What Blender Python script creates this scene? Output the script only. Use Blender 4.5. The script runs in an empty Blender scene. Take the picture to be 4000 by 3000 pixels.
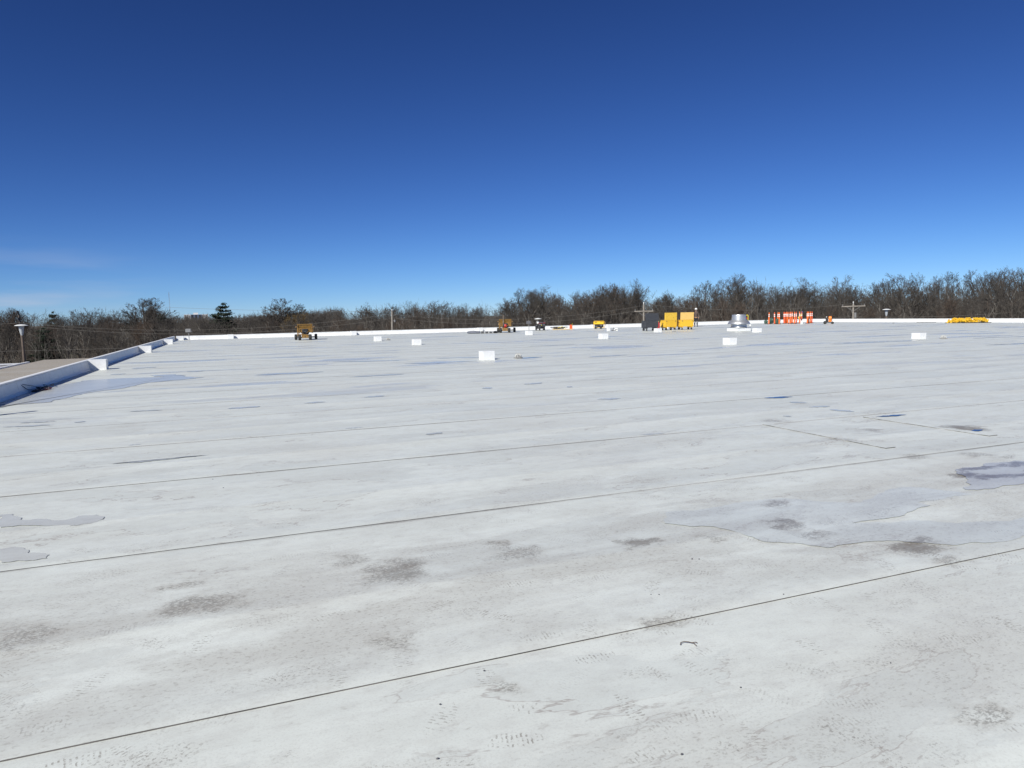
import bpy, math, random
import numpy as np
from mathutils import Vector, Matrix, noise as mnoise

sc = bpy.context.scene
C = sc.collection
R = math.radians

# ------------------------------------------------------------------ camera
EYE = 1.6
YAW, PITCH, ROLL = R(21.66), R(5.53), R(1.17)
cam_data = bpy.data.cameras.new('camera')
cam_data.sensor_width = 36.0
cam_data.lens = 25.2
cam_data.clip_start = 0.05
cam_data.clip_end = 9000
cam = bpy.data.objects.new('camera', cam_data)
C.objects.link(cam)
fw = Vector((math.sin(YAW) * math.cos(PITCH), math.cos(YAW) * math.cos(PITCH), -math.sin(PITCH)))
r0 = Vector((math.cos(YAW), -math.sin(YAW), 0))
u0 = r0.cross(fw)
rt = r0 * math.cos(ROLL) - u0 * math.sin(ROLL)
up = u0 * math.cos(ROLL) + r0 * math.sin(ROLL)
cam.matrix_world = Matrix(((rt.x, up.x, -fw.x, 0), (rt.y, up.y, -fw.y, 0), (rt.z, up.z, -fw.z, EYE), (0, 0, 0, 1)))
sc.camera = cam

# ------------------------------------------------------------------ sky, sun, exposure
SUN_AZ, SUN_EL = R(233), R(39)           # compass from +Y towards +X
world = bpy.data.worlds.new('World')
sc.world = world
world.use_nodes = True
wn = world.node_tree.nodes
wl = world.node_tree.links
bg = wn['Background']
bg.inputs['Strength'].default_value = 0.1
sky = wn.new('ShaderNodeTexSky')
sky.sky_type = 'NISHITA'
sky.sun_disc = False
sky.sun_elevation = SUN_EL
sky.sun_rotation = SUN_AZ
sky.altitude = 200
sky.air_density = 0.6
sky.dust_density = 0.0
sky.ozone_density = 6.0
# thin cirrus low over the horizon, drifting noise in the sky's own direction space
tc = wn.new('ShaderNodeTexCoord')
sepw = wn.new('ShaderNodeSeparateXYZ')
wl.new(tc.outputs['Generated'], sepw.inputs[0])
mapc = wn.new('ShaderNodeMapping')
mapc.inputs['Scale'].default_value = (3.0, 3.0, 26.0)
mapc.inputs['Rotation'].default_value = (0.0, R(7), 0.0)
wl.new(tc.outputs['Generated'], mapc.inputs[0])
cn = wn.new('ShaderNodeTexNoise')
cn.inputs['Scale'].default_value = 1.6
cn.inputs['Detail'].default_value = 5
wl.new(mapc.outputs[0], cn.inputs['Vector'])
cr = wn.new('ShaderNodeMapRange')
cr.interpolation_type = 'SMOOTHSTEP'
cr.inputs['From Min'].default_value = 0.42
cr.inputs['From Max'].default_value = 0.72
wl.new(cn.outputs[0], cr.inputs[0])
cx = wn.new('ShaderNodeMapRange')         # cirrus bank lies to the west of north
cx.interpolation_type = 'SMOOTHSTEP'
cx.inputs['From Min'].default_value = -0.02
cx.inputs['From Max'].default_value = -0.35
wl.new(sepw.outputs[0], cx.inputs[0])
cz = wn.new('ShaderNodeMapRange')
cz.interpolation_type = 'SMOOTHSTEP'
cz.inputs['From Min'].default_value = 0.105
cz.inputs['From Max'].default_value = 0.03
wl.new(sepw.outputs[2], cz.inputs[0])
m1 = wn.new('ShaderNodeMath'); m1.operation = 'MULTIPLY'
m2 = wn.new('ShaderNodeMath'); m2.operation = 'MULTIPLY'
m3 = wn.new('ShaderNodeMath'); m3.operation = 'MULTIPLY'
wl.new(cr.outputs[0], m1.inputs[0]); wl.new(cx.outputs[0], m1.inputs[1])
wl.new(m1.outputs[0], m2.inputs[0]); wl.new(cz.outputs[0], m2.inputs[1])
wl.new(m2.outputs[0], m3.inputs[0]); m3.inputs[1].default_value = 0.75
cm = wn.new('ShaderNodeMixRGB')
cm.inputs[2].default_value = (4.9, 5.2, 6.2, 1)
# the camera's contrast on a clear sky: one gamma and one tint over the whole dome
k1 = wn.new('ShaderNodeVectorMath'); k1.operation = 'MULTIPLY'; k1.inputs[1].default_value = (0.075, 0.075, 0.075)
gm_ = wn.new('ShaderNodeGamma'); gm_.inputs['Gamma'].default_value = 1.44
k2 = wn.new('ShaderNodeVectorMath'); k2.operation = 'MULTIPLY'; k2.inputs[1].default_value = (1.28, 1.46, 1.82)
wl.new(sky.outputs[0], k1.inputs[0]); wl.new(k1.outputs[0], gm_.inputs[0]); wl.new(gm_.outputs[0], k2.inputs[0])
ka = wn.new('ShaderNodeVectorMath'); ka.operation = 'MULTIPLY_ADD'; ka.inputs[1].default_value = (0.035,) * 3; ka.inputs[2].default_value = (0.1,) * 3
k3 = wn.new('ShaderNodeVectorMath'); k3.operation = 'DIVIDE'      # soft shoulder: x / (1 + 0.35 x), times ten for the strength below
wl.new(k2.outputs[0], ka.inputs[0]); wl.new(k2.outputs[0], k3.inputs[0]); wl.new(ka.outputs[0], k3.inputs[1])
wl.new(m3.outputs[0], cm.inputs[0]); wl.new(k3.outputs[0], cm.inputs[1])
wl.new(cm.outputs[0], bg.inputs['Color'])

sun_d = bpy.data.lights.new('sun', 'SUN')
sun_d.energy = 4.9
sun_d.angle = R(0.53)
sun_d.color = (1.0, 0.965, 0.89)
sun = bpy.data.objects.new('sun', sun_d)
C.objects.link(sun)
to_sun = Vector((math.sin(SUN_AZ) * math.cos(SUN_EL), math.cos(SUN_AZ) * math.cos(SUN_EL), math.sin(SUN_EL)))
sun.rotation_euler = (-to_sun).to_track_quat('-Z', 'Y').to_euler()

sc.view_settings.view_transform = 'Standard'
sc.view_settings.look = 'None'
sc.view_settings.exposure = 0.15
sc.view_settings.gamma = 1.0
sc.view_settings.use_curve_mapping = False

# ------------------------------------------------------------------ helpers
class MB:
    """collects shapes and links them as ONE mesh object"""
    def __init__(self):
        self.v, self.f, self.mi = [], [], []
    def add(self, vs, fs, mi=0):
        o = len(self.v)
        self.v += [tuple(p) for p in vs]
        self.f += [tuple(i + o for i in q) for q in fs]
        self.mi += [mi] * len(fs)
    def box(self, x0, x1, y0, y1, z0, z1, mi=0, M=None):
        vs = [Vector(p) for p in ((x0, y0, z0), (x1, y0, z0), (x1, y1, z0), (x0, y1, z0), (x0, y0, z1), (x1, y0, z1), (x1, y1, z1), (x0, y1, z1))]
        if M is not None:
            vs = [M @ p for p in vs]
        self.add(vs, [(0, 3, 2, 1), (4, 5, 6, 7), (0, 1, 5, 4), (1, 2, 6, 5), (2, 3, 7, 6), (3, 0, 4, 7)], mi)
    def tube(self, a, b, ra, rb=None, n=10, cap=True, mi=0):
        a, b = Vector(a), Vector(b)
        rb = ra if rb is None else rb
        d = (b - a).normalized()
        s = d.orthogonal().normalized()
        t = d.cross(s)
        vs = []
        for c, r in ((a, ra), (b, rb)):
            for k in range(n):
                w = 2 * math.pi * k / n
                vs.append(c + (s * math.cos(w) + t * math.sin(w)) * r)
        fs = [(k, (k + 1) % n, n + (k + 1) % n, n + k) for k in range(n)]
        if cap:
            fs += [tuple(range(n - 1, -1, -1)), tuple(range(n, 2 * n))]
        self.add(vs, fs, mi)
    def path(self, pts, r, n=6, mi=0):
        pts = [Vector(p) for p in pts]
        vs, fs = [], []
        for i, p in enumerate(pts):
            d = (pts[min(i + 1, len(pts) - 1)] - pts[max(i - 1, 0)]).normalized()
            s = d.cross(Vector((0.13, 0.21, 0.97))).normalized()
            t = d.cross(s)
            rr = r[i] if isinstance(r, (list, tuple)) else r
            for k in range(n):
                w = 2 * math.pi * k / n
                vs.append(p + (s * math.cos(w) + t * math.sin(w)) * rr)
        for i in range(len(pts) - 1):
            for k in range(n):
                fs.append((i * n + k, i * n + (k + 1) % n, (i + 1) * n + (k + 1) % n, (i + 1) * n + k))
        fs += [tuple(range(n - 1, -1, -1)), tuple(range((len(pts) - 1) * n, len(pts) * n))]
        self.add(vs, fs, mi)
    def lathe(self, prof, n=32, c=(0, 0, 0), M=None, mi=0):
        vs, fs = [], []
        for r, z in prof:
            for k in range(n):
                w = 2 * math.pi * k / n
                p = Vector((r * math.cos(w), r * math.sin(w), z))
                if M is not None:
                    p = M @ p
                vs.append(p + Vector(c))
        for i in range(len(prof) - 1):
            for k in range(n):
                fs.append((i * n + k, i * n + (k + 1) % n, (i + 1) * n + (k + 1) % n, (i + 1) * n + k))
        if prof[0][0] > 1e-5:
            fs.append(tuple(range(n - 1, -1, -1)))
        if prof[-1][0] > 1e-5:
            fs.append(tuple(range((len(prof) - 1) * n, len(prof) * n)))
        self.add(vs, fs, mi)
    def prism(self, poly, x0, x1, M=None, mi=0):
        """poly of (y, z) extruded along x"""
        n = len(poly)
        vs = [Vector((x0, y, z)) for y, z in poly] + [Vector((x1, y, z)) for y, z in poly]
        if M is not None:
            vs = [M @ p for p in vs]
        fs = [(k, (k + 1) % n, n + (k + 1) % n, n + k) for k in range(n)]
        fs += [tuple(range(n - 1, -1, -1)), tuple(range(n, 2 * n))]
        self.add(vs, fs, mi)
    def blob(self, c, r, seed=0, amp=0.15, nu=14, nv=9, mi=0):
        vs, fs = [], []
        for j in range(nv + 1):
            th = math.pi * j / nv
            for k in range(nu):
                ph = 2 * math.pi * k / nu
                d = Vector((math.sin(th) * math.cos(ph), math.sin(th) * math.sin(ph), math.cos(th)))
                s = 1 + amp * mnoise.noise(d * 1.9 + Vector((seed * 3.1, seed, 0)))
                vs.append((c[0] + d.x * r[0] * s, c[1] + d.y * r[1] * s, max(c[2] + d.z * r[2] * s, 0.0)))
        for j in range(nv):
            for k in range(nu):
                fs.append((j * nu + k, (j + 1) * nu + k, (j + 1) * nu + (k + 1) % nu, j * nu + (k + 1) % nu))
        self.add(vs, fs, mi)
    def mesh(self, name, mats):
        me = bpy.data.meshes.new(name)
        me.from_pydata(self.v, [], self.f)
        if not isinstance(mats, (list, tuple)):
            mats = [mats]
        for m in mats:
            me.materials.append(m)
        if len(mats) > 1:
            me.polygons.foreach_set('material_index', self.mi)
        me.update()
        return me
    def build(self, name, mats, parent=None, smooth=False, bevel=0.0, loc=None):
        me = self.mesh(name, mats)
        if smooth:
            me.polygons.foreach_set('use_smooth', [True] * len(me.polygons))
            me.set_sharp_from_angle(angle=R(38))
        o = bpy.data.objects.new(name, me)
        C.objects.link(o)
        if parent is not None:
            o.parent = parent
        if loc is not None:
            o.location = loc
        if bevel:
            b = o.modifiers.new('bevel', 'BEVEL')
            b.width = bevel
            b.segments = 2
            b.limit_method = 'ANGLE'
        return o

def tag(o, label=None, cat=None, group=None, kind=None):
    if label: o['label'] = label
    if cat: o['category'] = cat
    if group: o['group'] = group
    if kind: o['kind'] = kind
    return o

def thing(name, label, cat, loc=(0, 0, 0), rz=0.0, group=None):
    o = bpy.data.objects.new(name, None)
    o.empty_display_size = 0.3
    C.objects.link(o)
    o.location = loc
    o.rotation_euler = (0, 0, rz)
    return tag(o, label, cat, group)

def structure(name, loc=(0, 0, 0)):
    o = bpy.data.objects.new(name, None)
    C.objects.link(o)
    o.location = loc
    return tag(o, kind='structure')

def copy_tree(root, label=None):
    r = root.copy(); C.objects.link(r)
    if label: r['label'] = label
    for ch in root.children:
        c = ch.copy(); C.objects.link(c); c.parent = r
        for g in ch.children:
            d = g.copy(); C.objects.link(d); d.parent = c
    return r

class NT:
    """small node-graph writer for materials"""
    def __init__(self, name):
        self.m = bpy.data.materials.new(name)
        self.m.use_nodes = True
        self.n, self.l = self.m.node_tree.nodes, self.m.node_tree.links
        self.b = self.n['Principled BSDF']
    def put(self, sock, v):
        if isinstance(v, bpy.types.NodeSocket): self.l.new(v, sock)
        else: sock.default_value = v
    def math(self, op, a, b=0.0, c=None, clamp=False):
        k = self.n.new('ShaderNodeMath'); k.operation = op; k.use_clamp = clamp
        self.put(k.inputs[0], a); self.put(k.inputs[1], b)
        if c is not None: self.put(k.inputs[2], c)
        return k.outputs[0]
    def vmath(self, op, a, b=(0, 0, 0)):
        k = self.n.new('ShaderNodeVectorMath'); k.operation = op
        self.put(k.inputs[0], a); self.put(k.inputs[1], b)
        return k.outputs['Value'] if op in ('LENGTH', 'DOT_PRODUCT') else k.outputs[0]
    def noise(self, vec, scale, detail=4.0, rough=0.55, dist=0.0):
        k = self.n.new('ShaderNodeTexNoise')
        self.put(k.inputs['Vector'], vec)
        k.inputs['Scale'].default_value = scale; k.inputs['Detail'].default_value = detail
        k.inputs['Roughness'].default_value = rough; k.inputs['Distortion'].default_value = dist
        return k.outputs[0]
    def step(self, v, lo, hi):
        k = self.n.new('ShaderNodeMapRange'); k.interpolation_type = 'SMOOTHSTEP'
        self.put(k.inputs[0], v)
        k.inputs[1].default_value = lo; k.inputs[2].default_value = hi
        return k.outputs[0]
    def mix(self, f, a, b, blend='MIX'):
        k = self.n.new('ShaderNodeMixRGB'); k.blend_type = blend
        self.put(k.inputs[0], f)
        for s, v in ((k.inputs[1], a), (k.inputs[2], b)):
            if isinstance(v, tuple) and len(v) == 3: v = v + (1,)
            self.put(s, v)
        return k.outputs[0]
    def pos(self, obj=False):
        if obj:
            return self.n.new('ShaderNodeTexCoord').outputs['Object']
        return self.n.new('ShaderNodeNewGeometry').outputs['Position']
    def bump(self, h, strength, dist):
        k = self.n.new('ShaderNodeBump')
        k.inputs['Strength'].default_value = strength; k.inputs['Distance'].default_value = dist
        self.put(k.inputs['Height'], h)
        self.l.new(k.outputs[0], self.b.inputs['Normal'])
    def set(self, **kw):
        for k, v in kw.items():
            if isinstance(v, tuple) and len(v) == 3: v = v + (1,)
            self.put(self.b.inputs[k.replace('_', ' ')], v)
        return self.m

def paint(name, col, rough=0.5, metal=0.0, var=0.12, scale=9.0, dirt=None, dirt_amt=0.0, spec=0.5):
    t = NT(name)
    p = t.pos(True)
    n = t.noise(p, scale, 5)
    lo = tuple(c * (1 - var) for c in col); hi = tuple(min(1, c * (1 + var)) for c in col)
    base = t.mix(t.step(n, 0.3, 0.7), lo, hi)
    if dirt is not None:
        base = t.mix(t.math('MULTIPLY', t.step(t.noise(p, scale * 1.7, 6), 0.52, 0.68), dirt_amt), base, dirt)
    t.set(Base_Color=base, Roughness=t.math('MULTIPLY_ADD', n, 0.2, rough - 0.1), Metallic=metal)
    t.b.inputs['Specular IOR Level'].default_value = spec
    t.bump(n, 0.15, 0.004)
    return t.m

M = {}
M['white_membrane'] = paint('white_membrane', (0.79, 0.80, 0.80), 0.45, var=0.04, scale=3, dirt=(0.55, 0.54, 0.5), dirt_amt=0.25)
def spun():
    t = NT('spun_aluminium_rings')
    p = t.pos(True)
    n = t.noise(t.vmath('MULTIPLY', p, (2, 2, 60)), 1.0, 3)
    t.set(Base_Color=t.mix(n, (0.50, 0.51, 0.51), (0.62, 0.63, 0.63)), Metallic=0.75, Roughness=0.42)
    return t.m
M['silver'] = spun()
M['black'] = paint('black_paint', (0.018, 0.018, 0.02), 0.5)
M['rubber'] = paint('tyre_rubber', (0.028, 0.028, 0.027), 0.8, var=0.3)
M['charcoal'] = paint('charcoal_paint', (0.045, 0.048, 0.055), 0.55, dirt=(0.1, 0.1, 0.1), dirt_amt=0.4)
M['grey'] = paint('grey_paint', (0.22, 0.22, 0.22), 0.6)
M['dark_grey'] = paint('dark_grey', (0.09, 0.09, 0.1), 0.6)
M['yellow'] = paint('yellow_paint', (0.82, 0.49, 0.035), 0.5, var=0.05, dirt=(0.6, 0.33, 0.03), dirt_amt=0.2)
M['faded_yellow'] = paint('faded_yellow_paint', (0.82, 0.53, 0.16), 0.6, var=0.05)
M['gen_yellow'] = paint('generator_yellow', (0.83, 0.5, 0.02), 0.4, var=0.04)
M['ochre'] = paint('worn_ochre_paint', (0.23, 0.125, 0.024), 0.6, var=0.25, dirt=(0.07, 0.045, 0.025), dirt_amt=0.8)
M['orange'] = paint('orange_plastic', (0.84, 0.165, 0.03), 0.5, var=0.08, scale=14)
M['red_orange'] = paint('red_orange_plastic', (0.74, 0.11, 0.03), 0.5, var=0.08, scale=14)
M['machine_orange'] = paint('machine_orange', (0.85, 0.22, 0.01), 0.4, var=0.06)
M['band'] = paint('reflective_band', (0.82, 0.82, 0.80), 0.35, var=0.04)
M['red'] = paint('red_paint', (0.45, 0.02, 0.015), 0.4)
M['maroon'] = paint('maroon_cover', (0.16, 0.012, 0.018), 0.6)
M['green'] = paint('green_tarp', (0.05, 0.095, 0.07), 0.55, var=0.3, scale=6)
M['tarp'] = paint('grey_tarp', (0.10, 0.11, 0.14), 0.5, var=0.2)
M['wood'] = paint('new_lumber', (0.62, 0.46, 0.24), 0.7, var=0.12)
M['steel'] = paint('steel', (0.45, 0.45, 0.45), 0.35, metal=0.9)
M['pole_wood'] = paint('weathered_pole', (0.27, 0.245, 0.21), 0.85, var=0.2, scale=4)
M['pole_brown'] = paint('brown_pole', (0.13, 0.10, 0.08), 0.85, var=0.2, scale=4)
M['wire'] = paint('wire_aluminium', (0.17, 0.16, 0.145), 0.6)
M['glass'] = paint('dark_glass', (0.02, 0.025, 0.035), 0.15)
M['blue'] = paint('blue_plastic', (0.03, 0.08, 0.3), 0.5)
M['pink'] = paint('pink_tape', (0.8, 0.12, 0.4), 0.5)
M['lime'] = paint('yellow_fabric', (0.75, 0.6, 0.06), 0.6)
M['skin'] = paint('skin', (0.42, 0.24, 0.17), 0.55)
M['jacket'] = paint('brown_jacket', (0.085, 0.058, 0.047), 0.85, var=0.2)
M['jeans'] = paint('dark_trousers', (0.018, 0.02, 0.026), 0.85, var=0.25)
M['tan'] = paint('tan_leather', (0.38, 0.22, 0.09), 0.7)
M['hat'] = paint('white_hat', (0.75, 0.76, 0.74), 0.35, var=0.03)
M['chip_yellow'] = None
def chipped():
    t = NT('chipped_yellow_paint')
    p = t.pos(True)
    chips = t.step(t.noise(p, 9.0, 3, 0.6), 0.66, 0.69)
    run = t.step(t.noise(t.vmath('MULTIPLY', p, (14, 14, 4)), 1.0, 4), 0.64, 0.70)
    base = t.mix(t.step(t.noise(p, 5, 4), 0.3, 0.7), (0.82, 0.51, 0.045), (0.84, 0.55, 0.075))
    base = t.mix(t.math('MAXIMUM', chips, t.math('MULTIPLY', run, 0.5)), base, (0.10, 0.055, 0.02))
    return t.set(Base_Color=base, Roughness=0.55)
M['chip_yellow'] = chipped()

# ------------------------------------------------------------------ roof membrane
STAINS = [(0.69,4.69,0.12,0.11),(0.91,4.36,0.17,0.2),(-0.34,4.67,0.12,0.09),(-0.19,4.31,0.22,0.18),(1.75,4.36,0.17,0.2),(1.71,4.62,0.08,0.07),
 (2.62,4.18,0.13,0.09),(3.80,4.1,0.13,0.13),(3.80,3.82,0.13,0.13),(3.12,4.08,0.1,0.07),(4.22,3.34,0.2,0.13),(0.68,3.4,0.12,0.14),(-1.06,4.24,0.17,0.2),
 (4.15,3.02,0.12,0.07),(4.14,4.59,0.17,0.12),(7.74,6.91,0.15,0.18),(8.92,6.4,0.22,0.22),(6.85,6.52,0.13,0.18),(6.78,5.44,0.17,0.15),(7.41,5.24,0.16,0.14),
 (7.24,8.09,0.22,0.22),(2.66,1.8,0.16,0.06),(1.05,2.75,0.1,0.1),(2.02,3.05,0.14,0.1),(7.6,5.0,0.2,0.1),(6.42,4.6,0.14,0.12),(6.6,4.43,0.26,0.07),
 (7.0,4.38,0.34,0.06),(6.85,4.74,0.4,0.045),(7.5,4.7,0.5,0.06)]
STRONG = {6:1.25, 7:1.1, 10:1.5, 16:1.6, 25:1.9, 26:1.8, 27:2.0, 28:1.5, 29:1.3, 1:1.1, 3:.9}

def roof_material(name, wet=0.0):
    t = NT(name)
    P = t.pos()
    S = t.vmath('MULTIPLY', P, (0.38, 1, 1))
    sep = t.n.new('ShaderNodeSeparateXYZ'); t.l.new(P, sep.inputs[0])
    y = sep.outputs[1]
    n1 = t.noise(S, 2.2, 6, 0.6)
    n2 = t.noise(P, 0.33, 4)
    n3 = t.noise(P, 38, 4, 0.65)
    n5 = t.noise(t.vmath('MULTIPLY', P, (0.6, 1, 1)), 11, 6, 0.7)
    n4 = t.noise(t.vmath('ADD', S, (7, 3, 0)), 0.9, 7, 0.62, 0.4)
    base = t.mix(t.step(n1, 0.3, 0.72), (0.715, 0.755, 0.715), (0.63, 0.665, 0.63))
    base = t.mix(t.math('MULTIPLY', t.step(n2, 0.45, 0.68), 0.6), base, (0.65, 0.67, 0.625))
    base = t.mix(t.math('MULTIPLY', t.step(n5, 0.42, 0.68), 0.5), base, (0.56, 0.575, 0.545))
    base = t.mix(t.math('MULTIPLY', t.step(t.noise(P, 95, 3, 0.7), 0.48, 0.66), 0.28), base, (0.45, 0.455, 0.43))
    # dried puddles: slightly darker inside, a crisp tide line round them
    inside = t.step(n4, 0.535, 0.539)
    base = t.mix(t.math('MULTIPLY', inside, 0.24), base, (0.51, 0.545, 0.53))
    tide = t.math('MULTIPLY', t.step(n4, 0.527, 0.535), t.math('SUBTRACT', 1.0, inside))
    base = t.mix(t.math('MULTIPLY', tide, t.step(n1, 0.4, 0.62)), base, (0.40, 0.385, 0.36))
    # general grime: speckle gathered by broad masks
    gm = t.step(t.noise(t.vmath('ADD', S, (31, 12, 0)), 1.1, 5, 0.6), 0.45, 0.72)
    sp = t.step(t.noise(t.vmath('MULTIPLY', P, (0.6, 1, 1)), 55, 3, 0.7), 0.54, 0.66)
    bas = t.step(t.math('ABSOLUTE', t.math('SUBTRACT', t.math('MULTIPLY_ADD', t.noise(P, 0.8, 4), 1.6, y), 4.85)), 1.25, 0.5)
    gm = t.math('MAXIMUM', t.math('MULTIPLY', gm, 0.75), t.math('MULTIPLY', bas, t.step(n1, 0.33, 0.62)))
    gm = t.math('MULTIPLY', gm, t.math('MULTIPLY_ADD', t.step(y, 14, 6), 0.65, 0.35))
    base = t.mix(t.math('MULTIPLY', t.math('MULTIPLY', gm, sp), 0.62), base, (0.22, 0.20, 0.17))
    base = t.mix(t.math('MULTIPLY', gm, 0.42), base, (0.43, 0.42, 0.385))
    fine = t.step(t.noise(t.vmath('MULTIPLY', P, (0.45, 1, 1)), 22, 6, 0.75), 0.56, 0.72)
    base = t.mix(t.math('MULTIPLY', t.math('MULTIPLY', fine, t.step(n1, 0.38, 0.6)), 0.5), base, (0.34, 0.32, 0.29))
    # boot prints near the hatch: tread bars inside scattered oval cells
    vo = t.n.new('ShaderNodeTexVoronoi'); vo.inputs['Scale'].default_value = 3.3
    t.l.new(t.vmath('MULTIPLY', P, (1, 1, 0)), vo.inputs['Vector'])
    loc = t.vmath('SUBTRACT', t.vmath('MULTIPLY', P, (1, 1, 0)), vo.outputs['Position'])
    vr = t.n.new('ShaderNodeVectorRotate'); vr.rotation_type = 'Z_AXIS'
    t.l.new(loc, vr.inputs['Vector'])
    cs = t.n.new('ShaderNodeSeparateColor'); t.l.new(vo.outputs['Color'], cs.inputs[0])
    t.l.new(t.math('MULTIPLY', cs.outputs[0], 6.28), vr.inputs['Angle'])
    el = t.vmath('LENGTH', t.vmath('MULTIPLY', vr.outputs[0], (1 / 0.15, 1 / 0.055, 0)))
    el = t.math('ADD', el, t.math('MULTIPLY', t.math('SUBTRACT', n3, 0.5), 0.9))
    s2 = t.n.new('ShaderNodeSeparateXYZ'); t.l.new(vr.outputs[0], s2.inputs[0])
    bars = t.math('SINE', t.math('ADD', t.math('MULTIPLY', s2.outputs[0], 330), t.math('ADD', t.math('MULTIPLY', n3, 9), t.math('MULTIPLY', n1, 6))))
    fp = t.math('MULTIPLY', t.step(el, 1.0, 0.75), t.step(bars, 0.0, 0.6))
    fp = t.math('MULTIPLY', fp, t.math('GREATER_THAN', cs.outputs[1], 0.3))
    fp = t.math('MULTIPLY', fp, t.math('MULTIPLY', t.step(n3, 0.48, 0.58), t.math('MULTIPLY_ADD', cs.outputs[2], 0.9, 0.1)))
    fp = t.math('MULTIPLY', fp, t.step(y, 7.0, 3.0))
    base = t.mix(t.math('MULTIPLY', fp, 0.72), base, (0.22, 0.20, 0.17))
    # gathered grit: dense dark specks in irregular clusters
    cl = t.step(t.noise(t.vmath('MULTIPLY', P, (0.65, 1, 1)), 2.4, 4, 0.62), 0.54, 0.74)
    gr = t.step(t.noise(P, 62, 3, 0.7), 0.545, 0.61)
    base = t.mix(t.math('MULTIPLY', t.math('MULTIPLY', cl, gr), t.math('MULTIPLY_ADD', t.step(y, 10, 4), 0.6, 0.2)), base, (0.15, 0.135, 0.115))
    base = t.mix(t.math('MULTIPLY', cl, 0.16), base, (0.42, 0.40, 0.36))
    if wet:
        base = t.mix(wet, base, (0.42, 0.415, 0.39) if wet > 0.3 else (0.43, 0.51, 0.56))
    # mud stains left where water stood
    flat = t.vmath('MULTIPLY', P, (1, 1, 0))
    wob = t.n.new('ShaderNodeTexNoise'); wob.inputs['Scale'].default_value = 5; wob.inputs['Detail'].default_value = 7
    t.l.new(flat, wob.inputs['Vector'])
    flat = t.vmath('ADD', flat, t.vmath('MULTIPLY', t.vmath('SUBTRACT', wob.outputs['Color'], (0.5, 0.5, 0.5)), (0.5, 0.36, 0)))
    tot = None
    for i, (a, b, rx, ry) in enumerate(STAINS):
        d = t.vmath('LENGTH', t.vmath('MULTIPLY', t.vmath('SUBTRACT', flat, (a, b, 0)), (1 / rx, 1 / ry, 0)))
        k = t.math('MULTIPLY', t.math('MULTIPLY', t.math('SUBTRACT', 1.45, d, clamp=True), 0.95), STRONG.get(i, 0.65))
        tot = k if tot is None else t.math('MAXIMUM', tot, k)
    grain = t.math('ADD', t.noise(t.vmath('MULTIPLY', P, (0.6, 1, 1)), 66, 6, 0.78), t.math('MULTIPLY', tot, 0.16))
    grit = t.math('MULTIPLY', t.step(grain, 0.55, 0.66), t.step(tot, 0.05, 0.6))
    base = t.mix(t.math('MULTIPLY', t.math('MULTIPLY', tot, t.step(n5, 0.3, 0.62)), 0.46, clamp=True), base, (0.29, 0.25, 0.195))
    base = t.mix(t.math('MULTIPLY', grit, 0.48), base, (0.10, 0.084, 0.066))
    # silt gathered against the laps
    fr = t.math('FRACT', t.math('DIVIDE', t.math('SUBTRACT', y, 3.02), 2.43))
    sg = t.math('MULTIPLY', t.step(fr, 0.982, 0.997), t.step(t.noise(S, 1.1, 5, 0.65), 0.36, 0.62))
    base = t.mix(t.math('MULTIPLY', sg, t.math('MULTIPLY', t.step(y, 3.6, 5.4), t.math('MULTIPLY_ADD', t.step(y, 14, 7), 0.4, 0.35))), base, (0.24, 0.235, 0.225))
    sg2 = t.math('MULTIPLY', t.step(t.math('ABSOLUTE', t.math('SUBTRACT', fr, 0.475)), 0.02, 0.0), t.step(t.noise(t.vmath('ADD', S, (3, 0, 0)), 0.9, 5, 0.65), 0.45, 0.65))
    base = t.mix(t.math('MULTIPLY', sg2, 0.35), base, (0.35, 0.34, 0.32))
    # scuffed dark specks
    fl = t.step(t.noise(P, 90, 2), 0.70, 0.76)
    base = t.mix(t.math('MULTIPLY', fl, 0.4), base, (0.3, 0.28, 0.25))
    # shallow wet patches out on the roof
    wp = t.noise(t.vmath('MULTIPLY', P, (0.16, 0.55, 1)), 0.9, 6, 0.6)
    wm = t.math('MULTIPLY', t.step(wp, 0.575, 0.60), t.step(y, 9.0, 22.0))
    base = t.mix(t.math('MULTIPLY', wm, 0.36), base, (0.36, 0.38, 0.41))
    brown = t.step(t.noise(t.vmath('MULTIPLY', P, (0.13, 0.5, 1)), 1.7, 5, 0.6), 0.56, 0.70)
    base = t.mix(t.math('MULTIPLY', t.math('MULTIPLY', brown, t.step(y, 8, 30)), 0.22), base, (0.50, 0.45, 0.38))
    rough = t.math('SUBTRACT', t.math('MULTIPLY_ADD', n1, 0.2, 0.36), t.math('MULTIPLY', wm, 0.2))
    if wet:
        rough = 0.2 if wet > 0.3 else 0.28
        t.b.inputs['Specular IOR Level'].default_value = 0.3
    t.set(Base_Color=base, Roughness=rough, IOR=1.42)
    h = t.math('ADD', t.math('ADD', t.noise(S, 1.3, 3), t.math('MULTIPLY', t.noise(t.vmath('MULTIPLY', P, (.5, 1, 1)), 5, 3), 0.3)), t.math('MULTIPLY', n3, 0.06))
    if not wet:
        t.bump(h, 0.5, 0.014)
    return t.m

M['roof'] = roof_material('roof_membrane')
M['puddle'] = roof_material('shallow_water', 0.41)
M['film'] = roof_material('damp_film', 0.13)
M['damp'] = roof_material('damp_grey', 0.39)
M['dark_puddle'] = roof_material('muddy_water', 0.5)

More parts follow.
